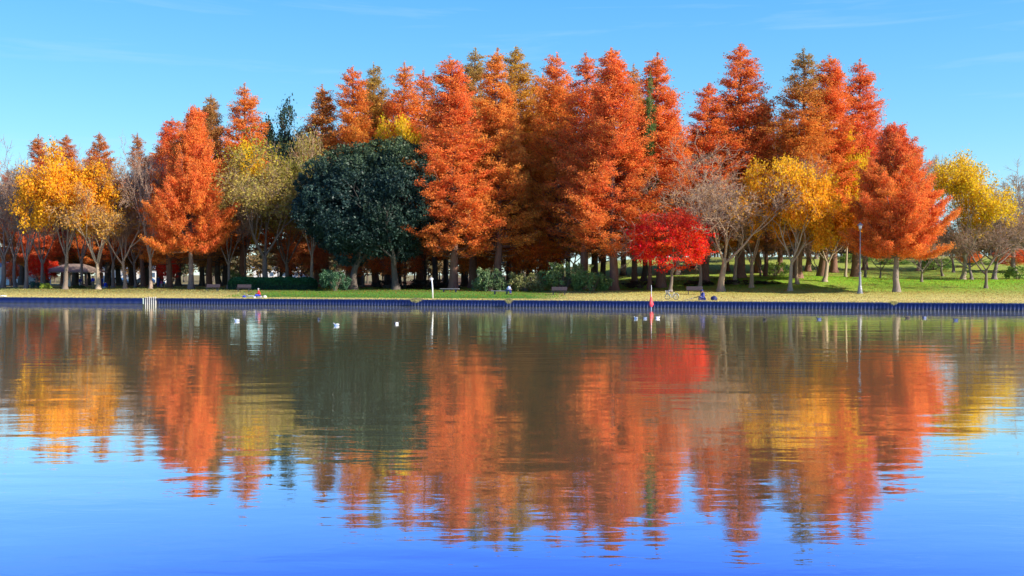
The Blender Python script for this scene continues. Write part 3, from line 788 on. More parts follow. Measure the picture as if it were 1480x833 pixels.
def water():
    m, nt, out = newmat('lake_water')
    tc = N(nt, 'ShaderNodeTexCoord'); pos = tc.outputs['Object']
    def layer(sx, sy, scale, detail, rough, dist=0.0, rot=0.0):
        mp = N(nt, 'ShaderNodeMapping'); mp.inputs['Scale'].default_value = (sx, sy, 1); mp.inputs['Rotation'].default_value = (0, 0, rot)
        L(nt, pos, mp.inputs[0]); return noise(nt, mp.outputs[0], scale, detail, rough, dist)
    a = layer(0.30, 1.0, 0.55, 2, 0.5, 0.3, 0.05)       # long low undulation
    b_ = layer(0.35, 1.0, 2.6, 3, 0.55, 0.4, -0.06)     # ripples
    p = layer(0.4, 1.0, 0.05, 2, 0.5, 0.0, 0.1)         # calmer and livelier patches
    h = math_(nt, 'ADD', math_(nt, 'MULTIPLY', a, WA), math_(nt, 'MULTIPLY', b_, math_(nt, 'MULTIPLY_ADD', p, WB * 1.2, WB * 0.3)))
    bp = N(nt, 'ShaderNodeBump'); bp.inputs['Strength'].default_value = 1.0; bp.inputs['Distance'].default_value = 1.0
    L(nt, h, bp.inputs['Height'])
    gl = N(nt, 'ShaderNodeBsdfGlossy'); gl.inputs['Roughness'].default_value = 0.012
    lw = N(nt, 'ShaderNodeLayerWeight'); lw.inputs[0].default_value = 0.5
    tint = ramp(nt, lw.outputs['Facing'], [(0.55, (0.10, 0.28, 0.90)), (0.70, (0.11, 0.33, 1.0)), (0.765, (0.55, 0.65, 1.0)), (0.85, (1.0, 0.97, 0.92)), (0.985, (0.97, 0.94, 0.84))])
    L(nt, tint, gl.inputs['Color']); L(nt, bp.outputs[0], gl.inputs['Normal'])
    df = N(nt, 'ShaderNodeBsdfDiffuse'); df.inputs[0].default_value = WCOL + (1,)
    mx = N(nt, 'ShaderNodeAddShader'); L(nt, gl.outputs[0], mx.inputs[0]); L(nt, df.outputs[0], mx.inputs[1])
    L(nt, mx.outputs[0], out.inputs[0])
    Y0 = -60.0
    me = bpy.data.meshes.new('lake_water')
    v = [(-900, Y0, 0), (900, Y0, 0), (900, WALLY - SLOPE * 900 + 0.3, 0), (-900, WALLY + SLOPE * 900 + 0.3, 0)]
    v[2] = (900, max(v[2][1], Y0 + 1), 0)
    # water follows the wall; split in strips so that it stays planar and simple
    xs = np.linspace(-900, 440, 30); V = []
    for x in xs: V += [(x, Y0, 0), (x, WALLY - SLOPE * x + 0.25, 0)]
    Fc = [(2 * i, 2 * i + 2, 2 * i + 3, 2 * i + 1) for i in range(len(xs) - 1)]
    o = link('lake_water', mesh_np('lake_water', np.array(V), np.array(Fc), mat=m))
    tag(o, 'calm lake water mirroring the autumn trees', kind='structure')
WA, WB, WCOL = 0.020, 0.0045, (0.034, 0.033, 0.016)
water()

# ------------------------------------------------------------------ retaining wall
def wall_part(name, px0, px1, period, amp, col, label, hgt=BANK):
    x0 = at(px0, 0).x; x1 = at(px1, 0).x
    n = int((x1 - x0) / period)
    V = []; Fc = []
    for i in range(n):
        for (t, a) in ((0.0, 0), (0.35, 0), (0.5, amp), (0.85, amp)):
            x = x0 + (i + t) * period
            V.append((x, -SLOPE * x + 0.02 - a))
    V = np.array(V); m = len(V)
    zs = [-1.2, -0.02, 0.16, hgt - 0.10, hgt - 0.10, hgt + 0.012, hgt + 0.012]
    P = []
    for k, z in enumerate(zs):
        off = 0.0 if k < 4 else (-0.07 if k < 6 else 0.30)
        if k >= 4:
            P.append(np.stack([V[:, 0], -SLOPE * V[:, 0] + off - amp, np.full(m, z)], 1) if k < 6 else np.stack([V[:, 0], -SLOPE * V[:, 0] + off, np.full(m, z)], 1))
        else: P.append(np.stack([V[:, 0], V[:, 1], np.full(m, z)], 1))
    P = np.concatenate(P); P[:, 1] += WALLY
    i = np.arange(m - 1)[None, :]; k = np.arange(len(zs) - 1)[:, None]
    Fq = np.stack([k * m + i, k * m + i + 1, (k + 1) * m + i + 1, (k + 1) * m + i], -1).reshape(-1, 4)
    mt, nt, out = newmat(name + '_paint')
    tc = N(nt, 'ShaderNodeTexCoord'); sp = N(nt, 'ShaderNodeSeparateXYZ'); L(nt, tc.outputs['Object'], sp.inputs[0])
    nn = noise(nt, tc.outputs['Object'], 1.3, 5, 0.7)
    c = mixc(nt, [q * 0.6 for q in col], [q * 1.35 for q in col], nn)
    mps = N(nt, 'ShaderNodeMapping'); mps.inputs['Scale'].default_value = (1.6, 1.6, 0.18); L(nt, tc.outputs['Object'], mps.inputs[0])
    stn = math_(nt, 'MULTIPLY', math_(nt, 'SUBTRACT', noise(nt, mps.outputs[0], 1.5, 4, 0.7), 0.52, clamp=True), 4.0, clamp=True)
    c = mixc(nt, c, (0.10, 0.085, 0.06), math_(nt, 'MULTIPLY', stn, 0.75))
    big = noise(nt, tc.outputs['Object'], 0.12, 2)
    c = mixc(nt, c, (0.05, 0.07, 0.14), math_(nt, 'MULTIPLY', big, 0.5))
    wet = math_(nt, 'LESS_THAN', sp.outputs[2], math_(nt, 'MULTIPLY_ADD', nn, 0.12, 0.08))
    c = mixc(nt, c, (0.02, 0.025, 0.05), math_(nt, 'MULTIPLY', wet, 0.75))
    pr = N(nt, 'ShaderNodeBsdfPrincipled'); L(nt, c, pr.inputs['Base Color']); pr.inputs['Roughness'].default_value = 0.55
    L(nt, pr.outputs[0], out.inputs[0])
    o = link(name, mesh_np(name, P, Fq, mat=mt))
    tag(o, label, 'wall')
wall_part('retaining_wall', 227, 2600, 0.34, 0.08, (0.015, 0.028, 0.105), 'long ribbed blue sheet pile retaining wall along the lake shore')
wall_part('retaining_wall', -1400, 208.5, 0.9, 0.03, (0.018, 0.030, 0.12), 'smoother dark blue stretch of retaining wall at the left')
pile_m = simple('pale_pile', (0.50, 0.44, 0.34), 0.8, scale=3, var=0.35, bump=0.4)
for i in range(6):
    p = at(210.5 + i * 2.9, 0)
    mb = MB(); mb.tube([(0, 0, -1.2), (0, 0, 0.55), (0, 0, 0.80 + 0.03 * (i % 3))], [0.085, 0.08, 0.07], 10)
    o = mb.build('mooring_pile', pile_m); o.location = (p.x, p.y - 0.06, 0)
    tag(o, 'pale wooden pile in the gap of the retaining wall, %s of six from the left' % ['first', 'second', 'third', 'fourth', 'fifth', 'sixth'][i], 'pile', 'pale piles in the gap of the wall')
mb = MB(); mb.box((0, 0, -0.2), (1.9, 0.1, 1.8)); pg = at(218, 0)
o = mb.build('plank_wall', simple('dark_plank', (0.07, 0.06, 0.06), 0.9)); o.location = (pg.x, pg.y + 0.14, 0); o.rotation_euler.z = math.atan(-SLOPE)
tag(o, 'dark plank wall behind the six pale piles', 'wall')

# ------------------------------------------------------------------ grass and fallen leaves
def tufts():
    rng = np.random.default_rng(90)
    n = 42000
    X = rng.uniform(-75, 75, n); d = rng.random(n) ** 1.5 * 42
    e = int(n * 0.16); d[:e] = rng.uniform(-0.16, 0.25, e)
    Z = ground_z(X, np.clip(d, 0, None)); Y = WALLY - SLOPE * X + d
    hgt = rng.uniform(0.05, 0.13, n); hgt[:e] = rng.uniform(0.06, 0.2, e)
    V = []; F_ = []
    for k in range(3):
        a = rng.random(n) * 6.28; w = rng.uniform(0.015, 0.035, n)
        ox = rng.normal(size=n) * 0.05; oy = rng.normal(size=n) * 0.05
        ln = rng.normal(size=(n, 2)) * 0.05
        p1 = np.stack([X + ox - np.cos(a) * w, Y + oy - np.sin(a) * w, Z - 0.01], 1)
        p2 = np.stack([X + ox + np.cos(a) * w, Y + oy + np.sin(a) * w, Z - 0.01], 1)
        p3 = np.stack([X + ox + ln[:, 0], Y + oy + ln[:, 1], Z + hgt], 1)
        V.append(np.stack([p1, p2, p3], 1).reshape(-1, 3))
    V = np.concatenate(V); Fq = np.arange(len(V)).reshape(-1, 3)
    Xa = np.tile(X, 3); da = np.tile(d, 3)
    hgr = np.where((Xa > -34) & (Xa < 6) & (da > 4), 1.0, np.where((Xa > 8) & (da > 24), 0.85, np.clip((da - 6) / 30, 0, 0.5)))
    me = mesh_np('grass', V, Fq, {'h': np.clip(hgr + rng.normal(size=len(hgr)) * 0.15, 0, 1), 'v': rng.random(len(Fq)), 'w': rng.random(len(Fq))}, LEAF)
    o = link('grass', me); colour(o, (0.70, 0.55, 0.22), (0.16, 0.32, 0.03))
    tag(o, 'short dry and green grass tufts covering the shore', 'grass', kind='stuff')
    # fallen leaves
    n = 60000
    X = rng.uniform(-70, 70, n); d = 3 + rng.random(n) ** 0.8 * 60
    C = np.stack([X, WALLY - SLOPE * X + d, ground_z(X, d) + 0.015], 1)
    me = leaves_np('fallen_leaves', C, 0.13, rng, 1, lambda hh, g: g.random(len(hh)), flat=0.95)
    o = link('fallen_leaves', me); colour(o, (0.34, 0.12, 0.04), (0.48, 0.24, 0.05))
    tag(o, 'brown and orange fallen leaves scattered under the trees', 'leaf litter', kind='stuff')
tufts()

def clump(px, w, h, label):
    rng = np.random.default_rng(int(px)); n = 260
    a = rng.normal(size=n) * w / 2.6
    x0 = a; y0 = rng.uniform(-0.22, 0.1, n); hh = h * np.exp(-(a / w) ** 2 * 2) * rng.uniform(0.4, 1, n)
    p1 = np.stack([x0 - 0.025, y0, np.zeros(n)], 1); p2 = np.stack([x0 + 0.025, y0, np.zeros(n)], 1)
    p3 = np.stack([x0 + rng.normal(size=n) * 0.10, y0 - np.abs(rng.normal(size=n)) * 0.18, np.where(rng.random(n) < 0.5, hh, -hh * 1.6)], 1)
    V = np.stack([p1, p2, p3], 1).reshape(-1, 3)
    me = mesh_np('grass_clump', V, np.arange(3 * n).reshape(n, 3), {'h': np.zeros(n), 'v': rng.random(n), 'w': rng.random(n)}, LEAF)
    o = link('grass_clump', me); colour(o, (0.5, 0.42, 0.16), None)
    p = at(px, 0); o.location = (p.x, p.y - 0.12, BANK + 0.02)
    tag(o, label, 'grass clump', 'dry grass clumps hanging over the wall')
clump(602, 1.1, 0.28, 'dry grass clump hanging over the blue wall left of the white post')
clump(735, 0.5, 0.30, 'pale dry grass clump hanging over the blue wall below the person on the flat bench')
clump(1290, 0.5, 0.2, 'small dry grass clump on the wall below the broad orange red tree')

# ------------------------------------------------------------------ far wood
def far_wood():
    rng = np.random.default_rng(99)
    C = []; vc = []; wc = []; hh = []; lines = []
    for i in range(430):
        px = rng.uniform(-250, 1750); d = rng.uniform(105, 190)
        p = at(px, d); H = rng.uniform(6, 11) if px < 900 else rng.uniform(5, 9); W = rng.uniform(3, 6)
        n = 420
        g = rng.normal(size=(n, 3)); g /= np.linalg.norm(g, axis=1)[:, None]; g *= (rng.random(n) ** 0.4)[:, None]
        C.append(np.array([p.x, p.y, p.z + H * 0.62]) + g * np.array([W / 1.7, W / 1.7, H * 0.40]))
        vc.append(np.full(n, rng.random())); wc.append(np.full(n, rng.random())); hh.append(np.full(n, rng.random()))
        lines.append((np.array([[p.x, p.y, p.z - 0.2], [p.x, p.y, p.z + H * 0.6]]), [0.25, 0.12], 5))
    C = np.concatenate(C); hh = np.concatenate(hh)
    me = leaves_np('far_wood', C, 0.75, rng, 10, lambda q, g: np.clip(hh + g.normal(size=len(q)) * 0.1, 0, 1), np.concatenate(vc), np.concatenate(wc), mat=EVER)
    o = link('distant_woodland', me); colour(o, (0.06, 0.07, 0.035), (0.22, 0.11, 0.045))
    tag(o, 'far off olive and brown woodland behind the park', 'woodland', kind='stuff')
    t = link('trunks', tubes_np(lines, 'far_trunks'), o); colour(t, B_DARK)
far_wood()

# ------------------------------------------------------------------ things on the shore
M_white = simple('white_paint', (0.75, 0.75, 0.73), 0.5, var=0.08)
M_wood = simple('bench_slat', (0.075, 0.052, 0.062), 0.7, scale=14, var=0.3)
M_iron = simple('dark_iron', (0.03, 0.035, 0.06), 0.5)
M_steel = simple('steel', (0.55, 0.56, 0.58), 0.35, 0.9)
M_lamp = simple('lamp_metal', (0.26, 0.26, 0.28), 0.5, 0.3)
M_black = simple('black_rubber', (0.02, 0.02, 0.022), 0.7)
M_red = simple('red_cloth', (0.62, 0.02, 0.025), 0.8, scale=20)
M_navy = simple('navy_cloth', (0.035, 0.045, 0.20), 0.85, scale=20)
M_blue = simple('blue_cloth', (0.02, 0.05, 0.55), 0.8, scale=20)
M_skin = simple('skin', (0.50, 0.30, 0.20), 0.6, var=0.05)
M_hair = simple('dark_hair', (0.02, 0.016, 0.015), 0.6)
M_grey = simple('grey_cloth', (0.35, 0.35, 0.38), 0.85, scale=20)
M_pale = simple('pale_blue_shirt', (0.50, 0.56, 0.75), 0.85, scale=20)
M_khaki = simple('khaki_cloth', (0.35, 0.26, 0.17), 0.85, scale=20)
M_pink = simple('pink_cloth', (0.60, 0.06, 0.22), 0.85)
M_sky = simple('light_blue_cloth', (0.10, 0.38, 0.66), 0.85)
M_redpl = simple('red_plastic', (0.75, 0.05, 0.05), 0.45, var=0.1)

def make_bench():
    e = empty('park_bench', (0, 0, 0))
    s = MB()
    for k in range(4): s.box((0, -0.20 + k * 0.115, 0.43), (1.8, 0.095, 0.035))
    s.build('seat', M_wood, e, bevel=0.006)
    b = MB(); rot = Matrix.Rotation(R(-12), 3, 'X')
    for k in range(3): b.box((0, 0.24 + k * 0.03, 0.56 + k * 0.125), (1.8, 0.03, 0.105), rot)
    b.build('backrest', M_wood, e, bevel=0.006)
    for x in (-0.68, 0.68):
        f = MB()
        f.box((x, -0.18, 0.20), (0.06, 0.06, 0.42)); f.box((x, 0.16, 0.20), (0.06, 0.06, 0.42))
        f.box((x, 0.0, 0.395), (0.055, 0.44, 0.03)); f.box((x, 0.30, 0.60), (0.05, 0.035, 0.48), rot)
        f.build('leg', M_iron, e, bevel=0.006)
    return e
def copy_tree(o, parent=None):
    c = o.copy(); COL.objects.link(c); c.parent = parent
    for ch in list(o.children): copy_tree(ch, c)
    return c
bench0 = make_bench()
for i, (px, d, rz, lb) in enumerate([
   (307, 14.5, 0.10, 'dark slatted park bench left of the clipped hedge'),
   (352, 14.5, 0.16, 'grey slatted park bench in front of the clipped hedge'),
   (808, 12.5, 0.06, 'dark slatted park bench in front of the biggest round shrub'),
   (1004, 13.0, 0.10, 'purple brown park bench right of the white bicycle')]):
    o = bench0 if i == 0 else copy_tree(bench0)
    p = at(px, d); o.location = p; o.rotation_euler.z = math.atan(-SLOPE) + rz; o.scale = (1, 1, 1.05)
    tag(o, lb, 'bench', 'slatted park benches on the lawn')
def flat_bench(px, d, ln, label):
    e = empty('flat_bench', at(px, d), math.atan(-SLOPE)); tag(e, label, 'bench', 'backless benches')
    MB().box((0, 0, 0.42), (ln, 0.42, 0.06)).build('seat', simple('stone_slab', (0.36, 0.35, 0.36), 0.8), e, bevel=0.01)
    for x in (-ln * 0.32, ln * 0.32): MB().box((x, 0, 0.195), (0.14, 0.34, 0.39)).build('leg', M_iron, e, bevel=0.01)
    return e
flat_bench(724, 12.5, 2.3, 'pale backless bench carrying the seated person in a pale shirt')
flat_bench(650, 15, 2.4, 'pale backless bench in the shade right of the white post')

# street lamp
p = at(1243, 16)
e = empty('street_lamp', p); tag(e, 'tall slim grey lamp post with a small lantern on the right lawn', 'street lamp')
Hl = ztop(p, 322) - p.z
MB().lathe([(0.34, -0.1), (0.34, 0.12), (0.27, 0.16), (0.25, 0.5), (0.21, 0.62), (0.22, 0.68), (0.16, 0.9), (0.12, 2.2), (0.15, 2.26), (0.15, 2.36), (0.10, 2.42)], n=12).build('base', M_lamp, e)
MB().tube([(0, 0, 2.4), (0, 0, Hl - 0.95), (0, 0, Hl - 0.8)], [0.07, 0.05, 0.05], 10).build('pole', M_lamp, e)
hd = MB().lathe([(0.05, 0), (0.13, 0.05), (0.17, 0.10), (0.10, 0.14)], (0, 0, Hl - 0.82)).build('bracket', M_lamp, e)
MB().lathe([(0.14, 0), (0.20, 0.34), (0.19, 0.36)], (0, 0, Hl - 0.68)).build('lantern', simple('frosted_glass', (0.7, 0.68, 0.6), 0.3), e)
MB().lathe([(0.34, 0), (0.30, 0.08), (0.12, 0.22), (0.05, 0.26), (0.03, 0.34)], (0, 0, Hl - 0.32)).build('cap', M_lamp, e)

# white post with rounded, bent head
p = at(625.5, 3.0); hp = ztop(p, 401) - p.z
e = empty('white_post', p); tag(e, 'weathered white post with a bent rounded head at the water edge', 'post')
MB().tube([(0, 0, -0.1), (-0.03, 0, hp * 0.5), (-0.10, 0, hp - 0.32)], [0.085, 0.075, 0.07], 10).build('pole', M_white, e, True)
MB().ball((-0.14, 0, hp - 0.20), 0.165, 12, 8, (1.15, 0.8, 1.0)).build('head', M_white, e, True)

# red furled marker flag on a pole in the water
yb = 3.4 * F / (447.5 - YH); px = 941.5
e = empty('marker_flag', ((px - 740) / F * yb, yb, 0), 0, (0.85, 0.85, 0.9)); tag(e, 'red furled flag on a thin white pole standing in the water', 'flag')
MB().tube([(0, 0, -0.8), (0, 0, 2.62)], [0.035, 0.022], 8).build('pole', M_white, e, True)
fl = MB()
prof = [(0.03, 1.72), (0.06, 1.5), (0.11, 1.2), (0.19, 0.85), (0.27, 0.58), (0.26, 0.50), (0.17, 0.38), (0.15, 0.30)]
n = 16; vs = []; fs = []
for j, (r, z) in enumerate(prof):
    for k in range(n):
        a = 6.283 * k / n; rr = r * (1 + 0.18 * math.sin(3 * a + j * 0.4))
        vs.append((-0.05 + rr * math.cos(a), rr * 0.6 * math.sin(a), z + 0.04 * math.sin(2 * a)))
for j in range(len(prof) - 1):
    for k in range(n): fs.append((j * n + k, j * n + (k + 1) % n, (j + 1) * n + (k + 1) % n, (j + 1) * n + k))
fl.add(vs, fs); fl.build('flag', M_redpl, e, True)

# ------------------------------------------------------------------ bicycle
def bicycle():
    p = at(971, 4.2); e = empty('bicycle', p, math.atan(-SLOPE) + math.pi - R(30)); tag(e, 'white city bicycle with front basket parked on the shore grass', 'bicycle')
    Rw = 0.325
    for x in (-0.53, 0.53):
        w = MB().ring((x, 0, Rw), Rw - 0.02, 0.024).build('wheel', M_black, e, True)
        MB().ring((x, 0, Rw), Rw - 0.05, 0.016).build('rim', M_steel, w, True)
        sp = MB()
        for k in range(14):
            a = k * 6.283 / 14; sp.tube([(x, 0, Rw), (x + (Rw - .05) * math.cos(a), 0, Rw + (Rw - .05) * math.sin(a))], 0.004, 4)
        sp.tube([(x, -0.05, Rw), (x, 0.05, Rw)], 0.03, 8); sp.build('spokes', M_steel, w)
        md = MB(); pts = [(x + (Rw + 0.035) * math.cos(a), 0, Rw + (Rw + 0.035) * math.sin(a)) for a in [R(v) for v in range(20, 171, 15)]]
        md.tube(pts, 0.022, 5); md.build('mudguard', M_white, e, True)
    f = MB()
    bb = (-0.08, 0, 0.30); st = (-0.24, 0, 0.72); hd = (0.36, 0, 0.80); hb = (0.40, 0, 0.66)
    f.tube([bb, (0.15, 0, 0.36), hb], 0.024, 8); f.tube([bb, st], 0.022, 8); f.tube([hd, hb], 0.026, 8)
    f.tube([(-0.20, 0, 0.6), (0.05, 0, 0.50), (0.30, 0, 0.62), hb], 0.018, 8)
    for s in (-0.05, 0.05):
        f.tube([bb, (-0.53, s, Rw)], 0.012, 6); f.tube([(-0.23, 0, 0.68), (-0.53, s, Rw)], 0.012, 6); f.tube([hb, (0.53, s, Rw)], 0.014, 6)
    f.build('frame', M_white, e, True)
    MB().tube([(0.34, 0, 0.80), (0.33, 0, 1.02), ], 0.016, 8).tube([(0.14, -0.27, 1.00), (0.28, -0.2, 1.04), (0.33, 0, 1.02), (0.28, 0.2, 1.04), (0.14, 0.27, 1.00)], 0.014, 8).build('handlebar', M_steel, e, True)
    MB().tube([(-0.24, 0, 0.7), (-0.27, 0, 0.86)], 0.014, 8).build('seat_post', M_steel, e)
    MB().ball((-0.28, 0, 0.90), 0.13, 12, 6, (1.1, 0.75, 0.35)).build('saddle', M_black, e, True)
    b = MB()
    for z in (0.72, 0.80, 0.88, 0.97):
        w = 0.12 + (z - 0.72) * 0.2
        for (a, c) in (((-w, -w), (w, -w)), ((w, -w), (w, w)), ((w, w), (-w, w)), ((-w, w), (-w, -w))):
            b.tube([(0.56 + a[0], a[1], z), (0.56 + c[0], c[1], z)], 0.008, 4)
    for k in range(-3, 4):
        for s in (-1, 1):
            b.tube([(0.56 + k * .04, s * .12, .72), (0.56 + k * .055, s * .17, .97)], 0.006, 4); b.tube([(0.56 + s * .12, k * .04, .72), (0.56 + s * .17, k * .055, .97)], 0.006, 4)
    b.box((0.56, 0, 0.72), (0.24, 0.24, 0.012)); b.build('basket', M_steel, e)
    r = MB().box((-0.56, 0, 0.72), (0.40, 0.14, 0.02))
    for s in (-0.06, 0.06): r.tube([(-0.66, s, 0.71), (-0.54, s, Rw)], 0.008, 4)
    r.build('rear_rack', M_steel, e)
    MB().ring((-0.08, 0.05, 0.30), 0.085, 0.012, n=20).tube([(-0.08, 0.05, 0.30), (0.03, 0.09, 0.18)], 0.012, 6).box((0.03, 0.14, 0.18), (0.09, 0.08, 0.02)).build('crank', M_steel, e)
    MB().tube([(-0.53, 0.06, Rw), (-0.50, 0.18, 0.02)], 0.012, 6).build('kickstand', M_steel, e)
bicycle()

# ------------------------------------------------------------------ people
def skin_mesh(name, verts, edges, rads, mat, sub=2, root=0):
    me = bpy.data.meshes.new(name + '_graph'); me.from_pydata(verts, edges, [])
    o = bpy.data.objects.new(name + '_graph', me); COL.objects.link(o)
    md = o.modifiers.new('skin', 'SKIN'); md.use_smooth_shade = True
    for i, r in enumerate(rads):
        sv = me.skin_vertices[0].data[i]; sv.radius = (r, r) if not hasattr(r, '__len__') else r
        sv.use_root = (i == root)
    ss = o.modifiers.new('sub', 'SUBSURF'); ss.levels = sub; ss.render_levels = sub
    dg = bpy.context.evaluated_depsgraph_get(); dg.update()
    res = bpy.data.meshes.new_from_object(o.evaluated_get(dg)); res.name = name
    bpy.data.objects.remove(o); res.materials.clear(); res.materials.append(mat)
    res.polygons.foreach_set('use_smooth', np.ones(len(res.polygons), bool))
    return res

def person(loc, rz, J, label, top, bottom, hair=M_hair, scale=1.0, hat=None, shoes=M_black, sleeves=True, hairrad=0.105, group=None):
    """J: joints in metres, figure faces local +x"""
    e = empty('person', loc, rz, (scale,) * 3); tag(e, label, 'person', group)
    V = []; E = []; Rr = []
    def add(p, r, parent=None):
        V.append(tuple(p)); Rr.append(r)
        if parent is not None: E.append((parent, len(V) - 1))
        return len(V) - 1
    pel = add(J['pelvis'], 0.125)
    wa = add(J['waist'], 0.12, pel); ch = add(J['chest'], 0.145, wa)
    ub = Vector(J['neck']) * 0.8 + Vector(J['chest']) * 0.2; ub = add(ub, 0.085, ch)
    nk = add(J['neck'], 0.055, ub)
    hd = Vector(J['head']); nkv = Vector(J['neck']); ax = (hd - nkv).normalized()
    fw = Vector(J.get('face', (1, 0, 0))); fw = (fw - ax * fw.dot(ax)).normalized()
    h1 = add(hd - ax * 0.05 + fw * 0.015, 0.078, nk); h2 = add(hd + ax * 0.03, 0.092, h1); h3 = add(hd + ax * 0.085, 0.07, h2)
    for s in (-1, 1):
        sd = s
        S = Vector(J['sh']); S.y *= sd; sh = add(S, 0.058, ub)
        El = Vector(J['el']); El.y *= sd; el = add(El, 0.042, sh)
        Wr = Vector(J['wr']); Wr.y *= sd; wr = add(Wr, 0.028, el)
        hdr = (Wr - El).normalized(); side = Vector((0, 0, 1)).cross(hdr)
        if side.length < 0.2: side = Vector((1, 0, 0))
        side.normalize(); nrm = hdr.cross(side)
        pm = add(Wr + hdr * 0.07, 0.034, wr)
        for q, (o_, l_) in enumerate(((-0.034, 0.062), (-0.012, 0.075), (0.012, 0.070), (0.034, 0.055))):
            b1 = add(Wr + hdr * 0.105 + side * o_, 0.0095, pm); add(Wr + hdr * (0.105 + l_) + side * o_ * 1.15 - nrm * 0.02, 0.008, b1)
        t1 = add(Wr + hdr * 0.045 + side * 0.045 * sd, 0.011, wr); add(Wr + hdr * 0.085 + side * 0.062 * sd, 0.009, t1)
        Hp = Vector(J['hip']); Hp.y *= sd; hp = add(Hp, 0.088, pel)
        Kn = Vector(J['kn']); Kn.y *= sd; kn = add(Kn, 0.062, hp)
        An = Vector(J['an']); An.y *= sd
        if 'stride' in J: An.x += J['stride'] * sd
        an = add(An, 0.042, kn); hl = add(An + Vector((-0.02, 0, -0.045)), 0.036, an); add(An + Vector((0.15, 0.01 * sd, -0.055)), 0.03, hl)
    body = link('body', skin_mesh('body', V, E, Rr, M_skin), e)
    # face details and hair
    f = MB(); c = hd
    lat = ax.cross(fw)
    for s in (-1, 1): f.ball(tuple(c + fw * 0.086 + lat * 0.032 * s + ax * 0.012), 0.012, 8, 6)
    fe = f.build('eyes', M_hair, e, True)
    nf = MB(); nf.ball(tuple(c + fw * 0.097 - ax * 0.018), 0.017, 8, 6); 
    for s in (-1, 1): nf.ball(tuple(c + lat * 0.088 * s - ax * 0.005), 0.022, 8, 6, (0.7, 0.6, 1.2))
    nf.build('nose_and_ears', M_skin, e, True)
    hm = MB(); hm.ball(tuple(c - fw * 0.014 + ax * 0.045), hairrad, 16, 10, (1, 1, 0.88)); hm.build('hair', hair, e, True)
    if hat is not None:
        q = c + ax * 0.09; h_ = MB(); h_.ball(tuple(q - ax * 0.02), 0.112, 16, 8, (1, 1, 0.72)); h_.box(tuple(q + fw * 0.13 - ax * 0.02), (0.12, 0.15, 0.015)); h_.build('cap', hat, e, True)
    # jacket
    V2 = [J['pelvis'], J['waist'], J['chest'], tuple(Vector(J['neck']) * 0.8 + Vector(J['chest']) * 0.2)]; E2 = [(0, 1), (1, 2), (2, 3)]; R2 = [0.145, 0.145, 0.168, 0.10]
    for s in (-1, 1):
        b = len(V2)
        for k, r in (('sh', 0.075), ('el', 0.057), ('wr', 0.042)):
            q = Vector(J[k]); q.y *= s
            if k == 'wr': q = q * 0.92 + Vector((J['el'][0], J['el'][1] * s, J['el'][2])) * 0.08
            V2.append(tuple(q)); R2.append(r)
        E2 += [(3, b), (b, b + 1), (b + 1, b + 2)]
    link('jacket', skin_mesh('jacket', V2, E2, R2, top), e)
    V3 = [J['pelvis']]; E3 = []; R3 = [0.138]
    for s in (-1, 1):
        b = len(V3)
        for k, r in (('hip', 0.104), ('kn', 0.078), ('an', 0.058)):
            q = Vector(J[k]); q.y *= s
            if k == 'an' and 'stride' in J: q.x += J['stride'] * s
            if k == 'an': q.z += 0.05
            V3.append(tuple(q)); R3.append(r)
        E3 += [(0, b), (b, b + 1), (b + 1, b + 2)]
    link('trousers', skin_mesh('trousers', V3, E3, R3, bottom), e)
    for s in (-1, 1):
        q = Vector(J['an']); q.y *= s
        if 'stride' in J: q.x += J['stride'] * s
        link('shoe', skin_mesh('shoe', [tuple(q + Vector((-0.05, 0, -0.035))), tuple(q + Vector((0.05, 0, -0.04))), tuple(q + Vector((0.17, 0.01 * s, -0.05)))], [(0, 1), (1, 2)], [0.05, 0.05, 0.04], shoes, 1), e)
    return e

SIT = dict(pelvis=(0, 0, 0.46), waist=(0.0, 0, 0.62), chest=(0.05, 0, 0.80), neck=(0.10, 0, 1.01), head=(0.15, 0, 1.14), sh=(0.07, 0.18, 0.93), el=(0.20, 0.23, 0.70),
           wr=(0.42, 0.10, 0.66), hip=(0.03, 0.09, 0.45), kn=(0.44, 0.14, 0.50), an=(0.47, 0.13, 0.085))
STAND = dict(pelvis=(0, 0, 0.92), waist=(0, 0, 1.08), chest=(0, 0, 1.27), neck=(0.01, 0, 1.48), head=(0.03, 0, 1.61), sh=(0, 0.19, 1.40), el=(-0.01, 0.24, 1.13),
             wr=(0.10, 0.22, 0.90), hip=(0, 0.09, 0.90), kn=(0.02, 0.10, 0.48), an=(0.0, 0.10, 0.085), stride=0.10)
HUNCH = dict(pelvis=(0, 0, 0.54), waist=(0.06, 0, 0.68), chest=(0.18, 0, 0.83), neck=(0.32, 0, 0.98), head=(0.42, 0, 1.06), sh=(0.26, 0.17, 0.92), el=(0.36, 0.2, 0.68),
             wr=(0.52, 0.08, 0.62), hip=(0.03, 0.09, 0.53), kn=(0.42, 0.12, 0.52), an=(0.45, 0.12, 0.085), face=(0.8, 0, -0.6))
LOW = dict(pelvis=(0, 0, 0.40), waist=(0.02, 0, 0.55), chest=(0.06, 0, 0.74), neck=(0.09, 0, 0.95), head=(0.13, 0, 1.08), sh=(0.07, 0.19, 0.87), el=(0.18, 0.24, 0.64),
           wr=(0.40, 0.10, 0.58), hip=(0.03, 0.1, 0.39), kn=(0.42, 0.18, 0.47), an=(0.44, 0.16, 0.085))

wa = math.atan(-SLOPE)
def stool(p, col, label, h=0.33, name='tackle_box', cat='tackle box'):
    e = empty(name, p, wa); tag(e, label, cat)
    MB().box((0, 0, h / 2), (0.48, 0.36, h)).build('box', col, e, bevel=0.02)
    MB().box((0, 0, h + 0.022), (0.5, 0.38, 0.04)).build('lid', M_black, e, bevel=0.01)
